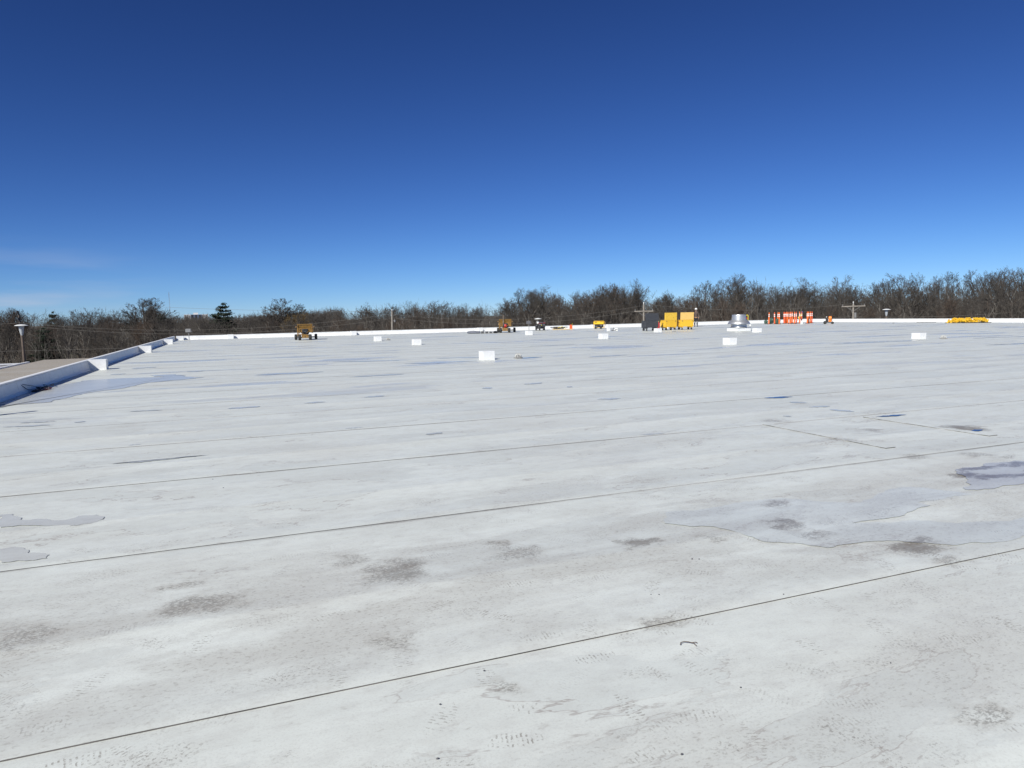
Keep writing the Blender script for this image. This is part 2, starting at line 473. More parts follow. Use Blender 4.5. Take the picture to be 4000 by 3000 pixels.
def lip():
    t = NT('seam_edge')
    P = t.pos()
    n = t.step(t.noise(t.vmath('MULTIPLY', P, (1.5, 9, 1)), 1.2, 4), 0.35, 0.65)
    sp = t.n.new('ShaderNodeSeparateXYZ'); t.l.new(P, sp.inputs[0])
    c = t.mix(n, (0.06, 0.056, 0.05), (0.15, 0.14, 0.13))
    c = t.mix(t.step(sp.outputs[1], 3.6, 5.2), c, t.mix(t.step(t.noise(t.vmath('MULTIPLY', P, (0.12, 3, 1)), 1.0, 4), 0.38, 0.6), (0.11, 0.11, 0.11), (0.33, 0.33, 0.33)))
    return t.set(Base_Color=c, Roughness=0.7)
M['lip'] = lip()

RX0, RX1, RY0, RY1 = -4.6, 65.5, -6.7, 68.0
roof = structure('roof')
deck = MB()
deck.box(RX0 - 0.3, RX1 + 0.3, RY0, RY1 + 0.3, -4.6, -0.03)
deck.build('roof_deck', paint('wall_block', (0.35, 0.33, 0.3), 0.9), roof)
PITCHY = 2.43
rng = random.Random(4)
k0 = int(math.floor((RY0 - 3.02) / PITCHY)) + 1
y0 = 3.02 + (k0 - 1) * PITCHY
si = 0
while y0 < RY1 - 0.2:
    prof = [(0, 0.0005), (0.0, 0.0040), (0.004, 0.0044), (0.11, 0.0062), (0.17, 0.0018), (0.98, 0.0012), (1.03, 0.005), (1.07, 0.0052), (1.13, 0.0012), (2.0, 0.0008), (2.44, 0.0002), (2.49, 0.0)]
    if y0 > 12: prof = [(a, b * (0.8 if j < 6 else 1)) for j, (a, b) in enumerate(prof)]
    prof = [(min(y0 + a, RY1), b) for a, b in prof]
    mb = MB()
    nx = 92
    vs, fs, mi = [], [], []
    for i in range(nx):
        x = RX0 + (RX1 - RX0) * (i / (nx - 1)) ** 1.35
        for j, (yy, zz) in enumerate(prof):
            w = 0.006 * mnoise.noise(Vector((x * 0.5, y0, 2.2))) if j < 3 else 0.02 * mnoise.noise(Vector((x * 0.4, y0, j * 3.0)))
            dz = 0.0
            if 2 < j < 10:
                dz = max(0, 0.0025 * mnoise.noise(Vector((x * 0.8, yy * 1.3, 0.5))))
            vs.append((x, yy + w, zz + dz))
    np_ = len(prof)
    for i in range(nx - 1):
        for j in range(np_ - 1):
            fs.append((i * np_ + j, (i + 1) * np_ + j, (i + 1) * np_ + j + 1, i * np_ + j + 1))
            mi.append(1 if j < 2 else 0)
    mb.add(vs, fs)
    mb.mi = mi
    o = mb.build('membrane_sheet', [M['roof'], M['lip']], roof)
    o.data.polygons.foreach_set('use_smooth', [True] * len(o.data.polygons))
    o.data.set_sharp_from_angle(angle=R(20))
    y0 += PITCHY
    si += 1
# two cover strips welded over end joints
for x, ya, yb in ((6.95, 5.88, 7.9), (8.66, 5.88, 7.75)):
    mb = MB()
    mb.box(x - 0.075, x + 0.075, ya, yb, 0.004, 0.0105, 1)
    mb.box(x - 0.073, x + 0.073, ya + 0.004, yb - 0.004, 0.0105, 0.0112, 0)
    mb.build('cover_strip', [M['roof'], M['lip']], roof)

# ------------------------------------------------------------------ standing water (outlines surveyed on the roof)
def rough_outline(pts, seed, amp=0.10, levels=4):
    r = random.Random(seed)
    pts = [Vector((p[0], p[1], 0)) for p in pts]
    for lv in range(levels):
        out = []
        for i, p in enumerate(pts):
            q = pts[(i + 1) % len(pts)]
            d = q - p
            nrm = Vector((-d.y, d.x, 0))
            out.append(p)
            out.append((p + q) / 2 + nrm * r.uniform(-amp, amp))
        pts = out
    return pts

def water(name, pts, mat, seed, z=0.0075, amp=0.10, levels=4):
    o = rough_outline(pts, seed, amp, levels)
    me = bpy.data.meshes.new(name)
    import bmesh
    bm = bmesh.new()
    f = bm.faces.new([bm.verts.new((p.x, p.y, z)) for p in o])
    if f.normal.z < 0: f.normal_flip()
    bm.normal_update()
    if f.normal.z < 0: f.normal_flip()
    bmesh.ops.triangulate(bm, faces=[f])
    bm.to_mesh(me); bm.free()
    me.materials.append(mat)
    ob = bpy.data.objects.new(name, me)
    C.objects.link(ob)
    return tag(ob, kind='structure')

P1 = [(-4.42,16.02),(-3.96,16.94),(-3.39,17.12),(-3.25,17.89),(-3.17,18.36),(-3.0,18.92),(-2.61,19.38),(-2.22,20.16),(-2.04,20.9),(-0.61,22.04),(-1.18,23.17),(-1.91,23.0),(-3.11,23.23),(-3.76,23.0),(-4.19,21.74),(-4.35,20.28),(-4.38,18.72),(-4.34,17.34)]
P2 = [(-1.85,7.12),(-1.76,7.1),(-1.65,6.86),(-1.43,6.76),(-1.3,6.67),(-1.22,6.77),(-1.08,6.75),(-1.01,6.64),(-1.04,6.5),(-1.22,6.46),(-1.58,6.65),(-1.74,6.66)]
P3 = [(-1.75,6.07),(-1.49,6.02),(-1.38,5.89),(-1.37,5.81),(-1.22,5.7),(-1.22,5.62),(-1.3,5.61),(-1.49,5.65)]
P4 = [(3.19,4.76),(3.62,4.71),(4.06,4.72),(4.28,4.7),(4.46,4.52),(4.77,4.31),(5.1,4.44),(5.5,4.54),(5.66,4.42),(5.74,4.26),(5.81,4.09),(5.54,4.11),(5.18,4.11),(5.19,4.0),(4.87,3.94),(4.56,3.89),(4.25,3.91),(4.68,3.79),(4.92,3.58),(5.17,3.51),(5.62,3.50),(5.2,3.22),(4.81,3.16),(4.45,3.25),(4.32,3.37),(4.06,3.53),(3.66,3.56),(3.37,3.85),(3.29,4.27),(3.01,4.5)]
P5 = [(6.45,4.72),(6.72,4.83),(6.97,4.82),(7.6,4.75),(8.4,4.6),(8.2,4.2),(7.13,4.22),(6.57,4.16),(6.3,4.18),(6.07,4.18),(5.9,4.23),(6.27,4.47)]
for i, p in enumerate((P1, P2, P3, P4, P5)):
    water('puddle', p, M[('puddle', 'damp', 'damp', 'film', 'damp')[i]], i + 11, amp=(0.16, 0.16, 0.16, 0.11, 0.16)[i], z=0.0075 if i == 0 else 0.0058)
STREAKS = [(-1.71,14.46,-1.12,14.34,.13),(-0.05,13.92,0.54,13.97,.36),(-1.29,9.13,-0.26,9.21,.11),(-1.26,10.42,-1.1,10.45,.08),(0.67,22.06,2.7,22.15,.67),(-3.09,27.91,-2.31,28.24,.6),(-3.39,25.22,-2.93,25.11,.64),
 (-3.2,13.74,-2.6,13.61,.09),(-2.35,13.3,-2.2,13.38,.16),(-3.36,13.32,-2.59,13.17,.13),(1.3,14.04,1.72,14.02,.22),(-2.18,23.81,-1.19,23.24,.71),(-1.21,24.85,-0.7,24.94,.56),(2.44,9.37,2.7,9.41,.14),(6.33,11.69,6.77,11.56,.25),
 (2.51,14.41,2.95,14.47,.24),(5.14,14.74,5.4,14.78,.28),(1.53,10.44,1.79,10.43,.09),(4.93,7.95,5.32,7.93,.07),(6.28,15.06,6.84,15.23,.27),(6.85,14.04,6.97,13.96,.21),(3.61,26.89,6.27,25.86,.5),(7.4,26.36,8.97,25.8,.5),
 (8.71,8.94,9.12,8.87,.13),(8.93,9.61,9.12,9.36,.18),(8.8,8.59,8.92,8.2,.23),(7.69,8.4,7.77,8.3,.09),(5.6,24.0,8.2,23.9,.9),(3.0,19.6,4.6,19.7,.3),(12.2,23.2,14.0,23.4,.5),(25.0,24.4,30.9,24.3,.7),(33.4,24.0,39.0,23.4,.6),
 (14.0,33.0,17.0,33.2,.35),(28.0,19.5,33.0,19.3,.35)]
rs = random.Random(8)
for i, (xa, ya, xb, yb, th) in enumerate(STREAKS):
    a, b = Vector((xa, ya, 0)), Vector((xb, yb, 0))
    d = b - a
    n = Vector((-d.y, d.x, 0)).normalized()
    top, bot = [], []
    for k in range(1, 6):
        u = k / 6
        w = th * 0.5 * math.sin(math.pi * u) ** 0.6
        top.append(a + d * u + n * w * rs.uniform(0.35, 1.2))
        bot.append(a + d * u - n * w * rs.uniform(0.35, 1.2))
    pts = [a] + bot + [b] + top[::-1]
    water('puddle', pts, M['puddle'], 50 + i, amp=0.16, levels=3)
for i, (xa, ya, xb, yb, th) in enumerate([(8.98,10.29,9.54,10.17,.2),(8.79,7.70,9.3,7.61,.12),(8.73,6.22,8.98,6.23,.11),(9.7,24.15,10.9,24.3,.4)]):
    d = Vector((xb - xa, yb - ya, 0)); n = Vector((-d.y, d.x, 0)).normalized() * th * 0.5
    a, b = Vector((xa, ya, 0)), Vector((xb, yb, 0))
    water('puddle', [a, a + d * .3 - n, a + d * .7 - n * .7, b, a + d * .65 + n, a + d * .25 + n * .6], paint('dark_water', (0.045, 0.05, 0.065), 0.08), 90 + i, amp=0.16, levels=3)

# ------------------------------------------------------------------ parapets
def parapet(label, p, q, h=0.33, th=0.16, side=1):
    """inner foot runs p -> q, body lies to the left of travel when side=1"""
    p, q = Vector((p[0], p[1], 0)), Vector((q[0], q[1], 0))
    L = (q - p).length
    t = thing('parapet', label, 'parapet', p, math.atan2(q.y - p.y, q.x - p.x))
    s = side
    w = MB()
    poly = [(0.0, -0.02), (0.05 * s, 0.07), (0.10 * s, h - 0.02), ((th + .06) * s, h - 0.03), ((th + .06) * s, -0.25)]
    if s < 0: poly = poly[::-1]
    n = int(L / 3) + 1
    w.prism(poly, 0, L)
    w.build('wall', M['white_membrane'], t, bevel=0.012)
    c = MB()
    a, b = (0.088 * s, (th + 0.08) * s) if s > 0 else ((th + 0.08) * s, 0.088 * s)
    c.box(-0.01, L + 0.01, a, b, h - 0.017, h + 0.018)
    c.build('cap', M['white_membrane'], t, bevel=0.01)
    # welded vertical laps of the flashing
    x = 1.4
    while x < L:
        l = MB()
        l.prism([(0.046 * s, 0.07), (0.096 * s, h - 0.02), (0.099 * s, h - 0.02), (0.06 * s, 0.07)], x, x + 0.1)
        l.build('flashing_lap', M['white_membrane'], t)
        x += 3.05
    return t
parapet('long low white parapet running away along the left edge, its roof side in shade', (-4.62, -6.5), (-3.95, 68.0), side=1)
parapet('low white sunlit parapet along the far edge of the roof, before the trees', (-3.9, 68.0), (65.5, 68.0), side=1)
parapet('low white sunlit parapet on the right edge, behind the yellow clamp pile', (65.5, 68.3), (65.5, -6.5), side=1)

# ------------------------------------------------------------------ white membrane-wrapped boxes
def white_box(x, y, w, d, h, label, group, rz=0.0):
    t = thing('curb_box', label, 'roof curb', (x, y, 0), rz, group)
    b = MB()
    b.box(-w / 2, w / 2, -d / 2, d / 2, -0.01, h - 0.008)
    b.build('body', M['white_membrane'], t, bevel=0.014)
    k = MB()
    k.box(-w / 2 - 0.003, w / 2 + 0.003, -d / 2 - 0.003, d / 2 + 0.003, h - 0.035, h)
    k.build('top_cover', M['white_membrane'], t, bevel=0.012)
    return t
GW = 'white wrapped curbs standing on the open roof'
GP = 'white wrapped curbs against the parapets'
free = [(8.72, 24.36, 'white box curb with dark puddles on both sides, nearest to the centre'),
 (10.1, 40.03, 'white box curb alone between the left yellow machine and the dark puddle'),
 (9.62, 48.86, 'small white box curb with a drain dome just to its right, far left of centre'),
 (22.05, 51.7, 'white box curb in front of the black cart with the white canopy'),
 (21.8, 39.35, 'white box curb in front of the tall white pipe box and the generator'),
 (31.7, 48.41, 'white box curb in front of the black job box and the red cylinder'),
 (21.95, 27.48, 'white box curb in the open in front of the silver exhaust fan'),
 (35.05, 40.93, 'white box curb just right of the silver exhaust fan'),
 (31.8, 25.5, 'white box curb alone on the right of the roof, below the lamp post')]
for x, y, l in free:
    white_box(x, y, 0.46, 0.46, 0.31 if x < 30 else 0.29, l, GW)
for x, y, l in [(-4.17, 28.2, 'white curb on the left parapet, largest and nearest of the row'), (-3.98, 42.3, 'white curb on the left parapet, second from the front'),
                (-3.82, 56.5, 'white curb on the left parapet, third from the front'), (-3.66, 67.74, 'white curb in the far left roof corner')]:
    white_box(x + 0.03, y, 0.58, 0.44, 0.35, l, GP)
for x, l in [(0.4, 'white curb on the far parapet right beside the left floodlight'), (11.1, 'white curb on the far parapet, right of the left yellow machine'), (23.6, 'white curb on the far parapet behind the black rolls'), (36.4, 'white curb on the far parapet just left of the yellow generator')]:
    white_box(x, 67.75, 0.52, 0.44, 0.37, l, GP)
white_box(31.6, 56.1, 0.24, 0.24, 0.54, 'tall narrow white pipe box right of the yellow generator', GW)

# ------------------------------------------------------------------ roof drains
def drain(x, y, label):
    t = thing('roof_drain', label, 'roof drain', (x, y, 0), 0.3, 'domed roof drains')
    r = MB(); r.lathe([(0.17, 0.006), (0.17, 0.018), (0.13, 0.03), (0.115, 0.03)], 20); r.build('clamp_ring', M['grey'], t, smooth=True)
    d = MB()
    n = 10
    for k in range(n):
        w = 2 * math.pi * k / n
        pts = [(math.cos(w) * a, math.sin(w) * a, z) for a, z in ((0.115, 0.03), (0.112, 0.08), (0.09, 0.125), (0.05, 0.148), (0.015, 0.155))]
        d.path(pts, 0.0145, 5)
    d.lathe([(0.0, 0.16), (0.03, 0.158), (0.032, 0.148), (0.0, 0.146)][::-1], 12)
    d.build('strainer_dome', paint('pale_strainer', (0.55, 0.55, 0.52), 0.6), t, smooth=True)
    c = MB(); c.lathe([(0.0, 0.10), (0.06, 0.095), (0.095, 0.06), (0.105, 0.02)][::-1], 16); c.build('inner_screen', M['grey'], t, smooth=True)
drain(9.98, 24.45, 'white slotted drain dome right of the nearest white curb')
drain(10.5, 49.6, 'small drain dome right of the far left white curb')
drain(32.35, 24.6, 'drain dome in wet dirt right of the right-hand white curb')
drain(32.7, 47.7, 'low drain dome in front of the yellow job boxes')
t = thing('vent_ring', 'tiny open pipe ring near the right parapet, left of the dark bar', 'pipe', (58.6, 49.7, 0))
m = MB(); m.path([(0.1 * math.cos(a * .52), 0.02, 0.1 + 0.1 * math.sin(a * .52)) for a in range(13)], 0.014, 6); m.build('ring', M['grey'], t)

# ------------------------------------------------------------------ exhaust fan
t = thing('exhaust_fan', 'silver spun aluminium exhaust fan on a white square curb', 'exhaust fan', (36.7, 44.9, 0))
m = MB(); m.box(-0.63, 0.63, -0.63, 0.63, -0.01, 0.235); m.build('curb', M['white_membrane'], t, bevel=0.02)
m = MB(); m.box(-0.66, 0.66, -0.66, 0.66, 0.237, 0.255); m.build('curb_cap', M['silver'], t, bevel=0.005)
m = MB(); m.lathe([(0.64, 0.256), (0.60, 0.28), (0.585, 0.30), (0.585, 0.50)], 48); m.build('base_skirt', M['silver'], t, smooth=True)
m = MB(); m.lathe([(0.60, 0.53), (0.835, 0.525), (0.835, 0.545), (0.81, 0.60), (0.775, 0.67), (0.72, 0.74), (0.66, 0.79), (0.60, 0.815), (0.56, 0.82)], 64); m.build('shroud', M['silver'], t, smooth=True)
m = MB(); m.lathe([(0.575, 0.815), (0.575, 0.845), (0.56, 0.85), (0.545, 0.86), (0.53, 1.0), (0.515, 1.16), (0.505, 1.215), (0.49, 1.24), (0.45, 1.252), (0.3, 1.262), (0.0, 1.268)], 64); m.build('motor_cover', M['silver'], t, smooth=True)
m = MB(); m.lathe([(0.56, 0.50), (0.56, 0.535)], 40); m.build('throat', M['black'], t, smooth=True)

# ------------------------------------------------------------------ delineator posts
def post_proto():
    t = thing('channelizer_post', 'x', 'traffic post', (0, 0, 0), 0, 'orange channelizer posts in a row')
    b = MB(); b.lathe([(0.2, 0.0), (0.2, 0.035), (0.17, 0.05), (0.07, 0.055)], 8); b.build('rubber_base', M['black'], t, bevel=0.0)
    s = MB(); s.lathe([(0.085, 0.05), (0.075, 0.2), (0.066, 0.6), (0.06, 1.05), (0.057, 1.12), (0.035, 1.15), (0.032, 1.2), (0.045, 1.22), (0.045, 1.27), (0.0, 1.28)], 16); s.build('post', M['orange'], t, smooth=True)
    for z in (0.79, 0.965):
        r = MB(); r.lathe([(0.0665, z), (0.0655, z + 0.09)], 16); r.build('reflective_band', M['band'], t, smooth=True)
    return t
proto = post_proto()
posts = [(54.84, 62.2, 0, 'leftmost orange post, standing apart by the green bundles'), (55.1, 61.6, 1, 'second orange post from the left, between two green bundles'),
 (56.91, 63.17, 0, None), (55.1, 60.89, 0, None), (57.44, 62.73, 1, None), (57.07, 62.23, 1, None), (57.48, 62.5, 0, None), (58.15, 63.09, 1, None), (57.52, 62.26, 0, None), (56.69, 61.04, 0, None),
 (57.58, 61.89, 1, None), (59.59, 63.82, 0, None), (56.79, 60.49, 0, None), (58.34, 61.87, 1, None), (58.41, 61.44, 0, None), (59.1, 61.91, 1, None),
 (57.93, 59.84, 0, None), (58.59, 60.35, 0, None), (59.27, 60.79, 0, None), (59.69, 61.0, 1, None)]
for i, (x, y, sh, l) in enumerate(posts):
    o = proto if i == 0 else copy_tree(proto)
    if i < 2: lab = l
    elif i < 4: lab = 'orange post, %s one of the close pair right of the green bundles' % ('left', 'right')[i - 2]
    elif i < 14: lab = 'orange banded post, %s from the left in the dense middle cluster' % ('first', 'second', 'third', 'fourth', 'fifth', 'sixth', 'seventh', 'eighth', 'ninth', 'tenth')[i - 4]
    elif i < 16: lab = ('plain orange post just left of the one with pink tape', 'orange post with pink tape above the white bucket')[i - 14]
    else: lab = 'orange post, %s from the left in the rightmost tight group' % ('first', 'second', 'third', 'fourth')[i - 16]
    o['label'] = lab
    o.location = (x, y, 0)
    rr = random.Random(i)
    o.rotation_euler = (R(rr.uniform(-1.5, 1.5)), R(rr.uniform(-2, 2)), rr.uniform(0, 1))
    if sh:
        for c in o.children:
            if c.name.startswith('post'):
                if i == 1:
                    dm = c.data.copy(); dm.materials[0] = M['red_orange']; red_mesh = dm
                c.data = red_mesh
for x, y, r_, lab in [(55.87, 63.0, (0.27, 0.3, 0.33), 'larger green tarp bundle between the first two orange posts'), (55.5, 61.6, (0.3, 0.27, 0.29), 'green tarp bundle right of the second orange post'), (55.5, 63.4, (0.2, 0.2, 0.22), 'small green bundle at the foot of the leftmost orange post')]:
    m = MB(); m.blob((0, 0, r_[2] * 0.9), r_, x, 0.5, 20, 12)
    o = m.build('tarp_bundle', M['green'], smooth=True, loc=(x, y, 0))
    tag(o, lab, 'tarp bundle', 'green tarp bundles')
t = thing('bucket', 'white bucket at the foot of the orange posts', 'bucket', (55.8, 58.4, 0))
m = MB(); m.lathe([(0.125, 0.0), (0.145, 0.33), (0.152, 0.335), (0.152, 0.36), (0.14, 0.365), (0.13, 0.30), (0.11, 0.03), (0.0, 0.025)], 24); m.build('pail', M['hat'], t, smooth=True)
m = MB(); m.path([(0.15 * math.cos(a), 0.0, 0.34 - 0.13 * math.sin(a)) for a in np.linspace(0, math.pi, 12)], 0.004, 5); m.build('handle', M['steel'], t)
t = thing('safety_flag', 'leaning pole with a yellow cloth among the orange posts', 'flag pole', (58.36, 61.6, 0), R(-40))
m = MB(); m.tube((-0.25, 0, 0.0), (0.42, 0, 1.27), 0.014, n=6); m.build('pole', M['dark_grey'], t)
m = MB(); m.prism([(-0.012, 0), (0.012, 0), (0.012, 0.0)], 0, 0.01); m.v, m.f, m.mi = [], [], []
m.add([(0.10, -0.02, 0.42), (0.36, -0.03, 1.05), (0.12, 0.05, 0.92), (-0.03, 0.02, 0.62), (0.10, 0.02, 0.42), (0.36, 0.01, 1.05), (0.12, 0.09, 0.92), (-0.03, 0.06, 0.62)], [(0, 1, 2, 3), (7, 6, 5, 4), (0, 4, 5, 1), (1, 5, 6, 2), (2, 6, 7, 3), (3, 7, 4, 0)])
m.build('cloth', M['lime'], t)
m = MB(); m.box(0.385, 0.45, -0.025, 0.025, 1.2, 1.31); m.build('tip', M['blue'], t)
t = thing('warning_flag', 'small pink marker tape on the orange post by the bucket', 'marker tape', (59.1, 61.91, 0))
m = MB(); m.lathe([(0.072, 0.93), (0.075, 1.0), (0.071, 1.08)], 10); m.build('tape', M['pink'], t)

# ------------------------------------------------------------------ job boxes
def job_box(label, x, y, rz, mb_, ml, w=1.22, d=0.72, tilt=6, lean=0.0):
    t = thing('job_box', label, 'tool box', (x, y, 0), rz, 'open rolling job boxes')
    b = MB()
    prof = [(-d / 2, 0.27), (d / 2, 0.27), (d / 2, 0.70), (d / 2 - 0.12, 0.84), (-d / 2, 0.84)]
    b.prism(prof, -w / 2, w / 2); b.build('body', mb_, t, bevel=0.012)
    r = MB()
    r.box(-w / 2 - 0.025, w / 2 + 0.025, -d / 2 - 0.004, d / 2 - 0.1, 0.80, 0.853)
    r.build('rim', mb_, t, bevel=0.006)
    for sx in (-1, 1):
        g = MB(); g.box(sx * w / 2 - (0.0 if sx > 0 else 0.02), sx * w / 2 + (0.02 if sx > 0 else 0.0), -0.1, 0.1, 0.6, 0.635); g.build('side_handle', M['black'], t)
        hg = MB(); hg.box(sx * (w / 2 - 0.14) - 0.025, sx * (w / 2 - 0.14) + 0.025, -d / 2 - 0.016, -d / 2 - 0.003, 0.72, 0.80); hg.build('hinge', M['dark_grey'], t)
    lid = MB()
    ML = Matrix.Translation((lean, -d / 2 + 0.01, 0.862)) @ Matrix.Rotation(R(tilt), 4, 'X')
    lid.box(-w / 2, w / 2, -0.012, 0.012, 0, 0.62, M=ML)
    for a, b2, c, e in ((-w / 2, -w / 2 + 0.02, 0.0125, 0.1), (w / 2 - 0.02, w / 2, 0.0125, 0.1)):
        lid.box(a, b2, c, e, 0.001, 0.619, M=ML)
    lid.box(-w / 2 + 0.021, w / 2 - 0.021, 0.0125, 0.1, 0.6, 0.619, M=ML)
    lid.build('lid', ml, t, bevel=0.004)
    sk = MB()
    for sx in (-1, 1):
        sk.box(sx * (w / 2 - 0.16) - 0.06, sx * (w / 2 - 0.16) + 0.06, -d / 2 + 0.02, d / 2 - 0.02, 0.20, 0.269)
    sk.build('skid', mb_, t)
    for sx in (-1, 1):
        for sy in (-1, 1):
            c = MB()
            cx_, cy_ = sx * (w / 2 - 0.16), sy * (d / 2 - 0.1)
            c.box(cx_ - 0.04, cx_ - 0.032, cy_ - 0.03, cy_ + 0.03, 0.07, 0.199); c.box(cx_ + 0.032, cx_ + 0.04, cy_ - 0.03, cy_ + 0.03, 0.07, 0.199)
            c.box(cx_ - 0.05, cx_ + 0.05, cy_ - 0.05, cy_ + 0.05, 0.185, 0.1995)
            co = c.build('caster', M['steel'], t)
            ang = (sx * 1.7 + sy * 0.9 + x)
            wv = Vector((math.cos(ang), math.sin(ang), 0))
            wm = MB(); wm.tube(Vector((cx_, cy_, 0.1)) - wv * 0.03, Vector((cx_, cy_, 0.1)) + wv * 0.03, 0.1, n=18)
            wo = wm.build('wheel', M['rubber'], co, smooth=True)
    return t
job_box('black rolling job box with its lid open, left of the yellow ones', 33.2, 51.9, R(-3), M['charcoal'], M['charcoal'], tilt=-8, lean=0.06)
job_box('left yellow job box, open lid covered in dark rust chips', 35.35, 52.35, R(4), M['yellow'], M['chip_yellow'], tilt=2)
job_box('right yellow job box, open lid clean and faded, beside the man', 36.95, 52.2, R(-6), M['yellow'], M['faded_yellow'], tilt=4)
t = thing('gas_cylinder', 'red gas cylinder standing between the black and yellow job boxes', 'cylinder', (37.6, 57.3, 0))
m = MB(); m.lathe([(0.0, 0.0), (0.115, 0.0), (0.125, 0.04), (0.125, 0.48), (0.10, 0.56), (0.04, 0.60), (0.03, 0.62), (0.03, 0.66), (0.0, 0.67)], 20); m.build('tank', M['red'], t, smooth=True)
m = MB(); m.tube((0, 0, 0.66), (0, 0, 0.76), 0.022, n=8); m.tube((-0.06, 0, 0.74), (0.06, 0, 0.74), 0.016, n=8); m.build('valve', M['lime'], t)
t = thing('paint_pail', 'small white pail right of the red gas cylinder', 'pail', (38.6, 57.3, 0))
m = MB(); m.lathe([(0.11, 0.0), (0.13, 0.27), (0.137, 0.275), (0.137, 0.29), (0.0, 0.295)], 20); m.build('pail_body', M['hat'], t, smooth=True)

# ------------------------------------------------------------------ worker
def skin_chain(name, pts, edges, mat, parent, sub=2, root=0):
    me = bpy.data.meshes.new(name)
    me.from_pydata([p[:3] for p in pts], edges, [])
    me.materials.append(mat)
    o = bpy.data.objects.new(name, me)
    C.objects.link(o)
    if parent is not None: o.parent = parent
    sk = o.modifiers.new('skin', 'SKIN')
    sk.use_smooth_shade = True
    for i, p in enumerate(pts):
        sv = me.skin_vertices[0].data[i]
        rx = p[3]; ry = p[4] if len(p) > 4 else p[3]
        sv.radius = (rx, ry)
        sv.use_root = (i == root)
    ss = o.modifiers.new('subsurf', 'SUBSURF'); ss.levels = ss.render_levels = sub
    return o
def worker(x, y, rz):
    t = thing('person', 'person in white hard hat, brown jacket and dark trousers with knee pads', 'person', (x, y, 0), rz)
    # local frame: faces -y (towards the photographer); mid-stride
    B = [(0, 0, 0.93, .13, .10), (0, 0.0, 1.10, .13, .09), (0, 0.0, 1.28, .15, .10), (0, 0.01, 1.42, .12, .085), (0, 0.0, 1.50, .055), (0, -0.01, 1.58, .062, .075), (0, -0.02, 1.68, .074, .088), (0, -0.02, 1.74, .055, .06),
         (-.17, 0, 1.40, .062), (-.235, .02, 1.16, .046), (-.235, -.05, .93, .034), (-.235, -.07, .87, .03, .04),
         (.17, 0, 1.40, .062), (.245, .03, 1.16, .046), (.255, -.03, .92, .034), (.255, -.05, .86, .03, .04),
         (-.09, 0, .86, .088), (-.11, -.09, .48, .062), (-.115, -.10, .12, .042), (-.12, -.12, .05, .04), (-.13, -.26, .035, .034),
         (.09, 0, .86, .088), (.105, -.02, .48, .062), (.11, .12, .13, .042), (.115, .12, .05, .04), (.13, -.02, .035, .034)]
    E = [(0, 1), (1, 2), (2, 3), (3, 4), (4, 5), (5, 6), (6, 7), (3, 8), (8, 9), (9, 10), (10, 11), (3, 12), (12, 13), (13, 14), (14, 15), (0, 16), (16, 17), (17, 18), (18, 19), (19, 20), (0, 21), (21, 22), (22, 23), (23, 24), (24, 25)]
    k = len(B)
    for hx, hy, hz, s in ((-.235, -.07, .87, 1), (.255, -.05, .86, -1)):
        root = 11 if s == 1 else 15
        for j, (ox, ln) in enumerate(((-.028, .075), (-.010, .09), (.010, .085), (.028, .065))):
            B += [(hx, hy + ox, hz - .05, .010), (hx + .012 * s, hy + ox * 1.1, hz - .05 - ln * .6, .009), (hx + .028 * s, hy + ox * 1.1, hz - .05 - ln, .008)]
            E += [(root, k), (k, k + 1), (k + 1, k + 2)]; k += 3
        B += [(hx + .01 * s, hy - .045, hz - .02, .011), (hx + .025 * s, hy - .06, hz - .06, .009)]
        E += [(root, k), (k, k + 1)]; k += 2
    skin_chain('body', B, E, M['skin'], t)
    J = [(0, 0, 0.90, .165, .125), (0, 0.0, 1.10, .16, .12), (0, 0.0, 1.28, .18, .13), (0, 0.01, 1.43, .13, .105), (0, 0.0, 1.50, .075),
         (-.185, 0, 1.41, .085), (-.25, .02, 1.16, .068), (-.245, -.045, .95, .056), (.185, 0, 1.41, .085), (.26, .03, 1.16, .068), (.265, -.02, .94, .056)]
    skin_chain('jacket', J, [(0, 1), (1, 2), (2, 3), (3, 4), (3, 5), (5, 6), (6, 7), (3, 8), (8, 9), (9, 10)], M['jacket'], t)
    T = [(0, 0, 0.92, .15, .115), (-.095, 0, .84, .105), (-.112, -.085, .48, .082), (-.118, -.095, .12, .066), (.095, 0, .84, .105), (.108, -.015, .48, .082), (.113, .115, .13, .066)]
    skin_chain('trousers', T, [(0, 1), (1, 2), (2, 3), (0, 4), (4, 5), (5, 6)], M['jeans'], t)
    for sx, yy, zz in ((-.113, -.165, .47), (.108, -.095, .47)):
        m = MB(); m.blob((sx, yy, zz), (.065, .035, .095), 2, .1, 12, 8); m.build('knee_pad', M['grey'], t, smooth=True)
    for sx, yy in ((-.12, -.17), (.12, .06)):
        m = MB(); m.blob((sx, yy, .055), (.055, .15, .065), 3, .1, 12, 8); m.build('boot', M['black'], t, smooth=True)
    m = MB(); m.lathe([(.168, .885), (.172, .93)], 20); 
    m.v = [(a, b * 0.8, c) for a, b, c in m.v]; m.build('tool_belt', M['tan'], t)
    m = MB(); m.lathe([(.155, 1.745), (.15, 1.752), (.118, 1.757), (.115, 1.80), (.095, 1.85), (.055, 1.882), (.0, 1.892)], 24, c=(0, -0.02, 0))
    m.box(-.02, .02, -.1, .06, 1.875, 1.898)
    m.build('hard_hat', M['hat'], t, smooth=True)
    m = MB(); m.blob((0, -.105, 1.655), (.012, .014, .02), 1, 0, 8, 6); m.build('nose', M['skin'], t, smooth=True)
    for sx in (-.03, .03):
        m = MB(); m.blob((sx, -.10, 1.69), (.011, .006, .007), 1, 0, 8, 6); m.build('eye', M['black'], t, smooth=True)
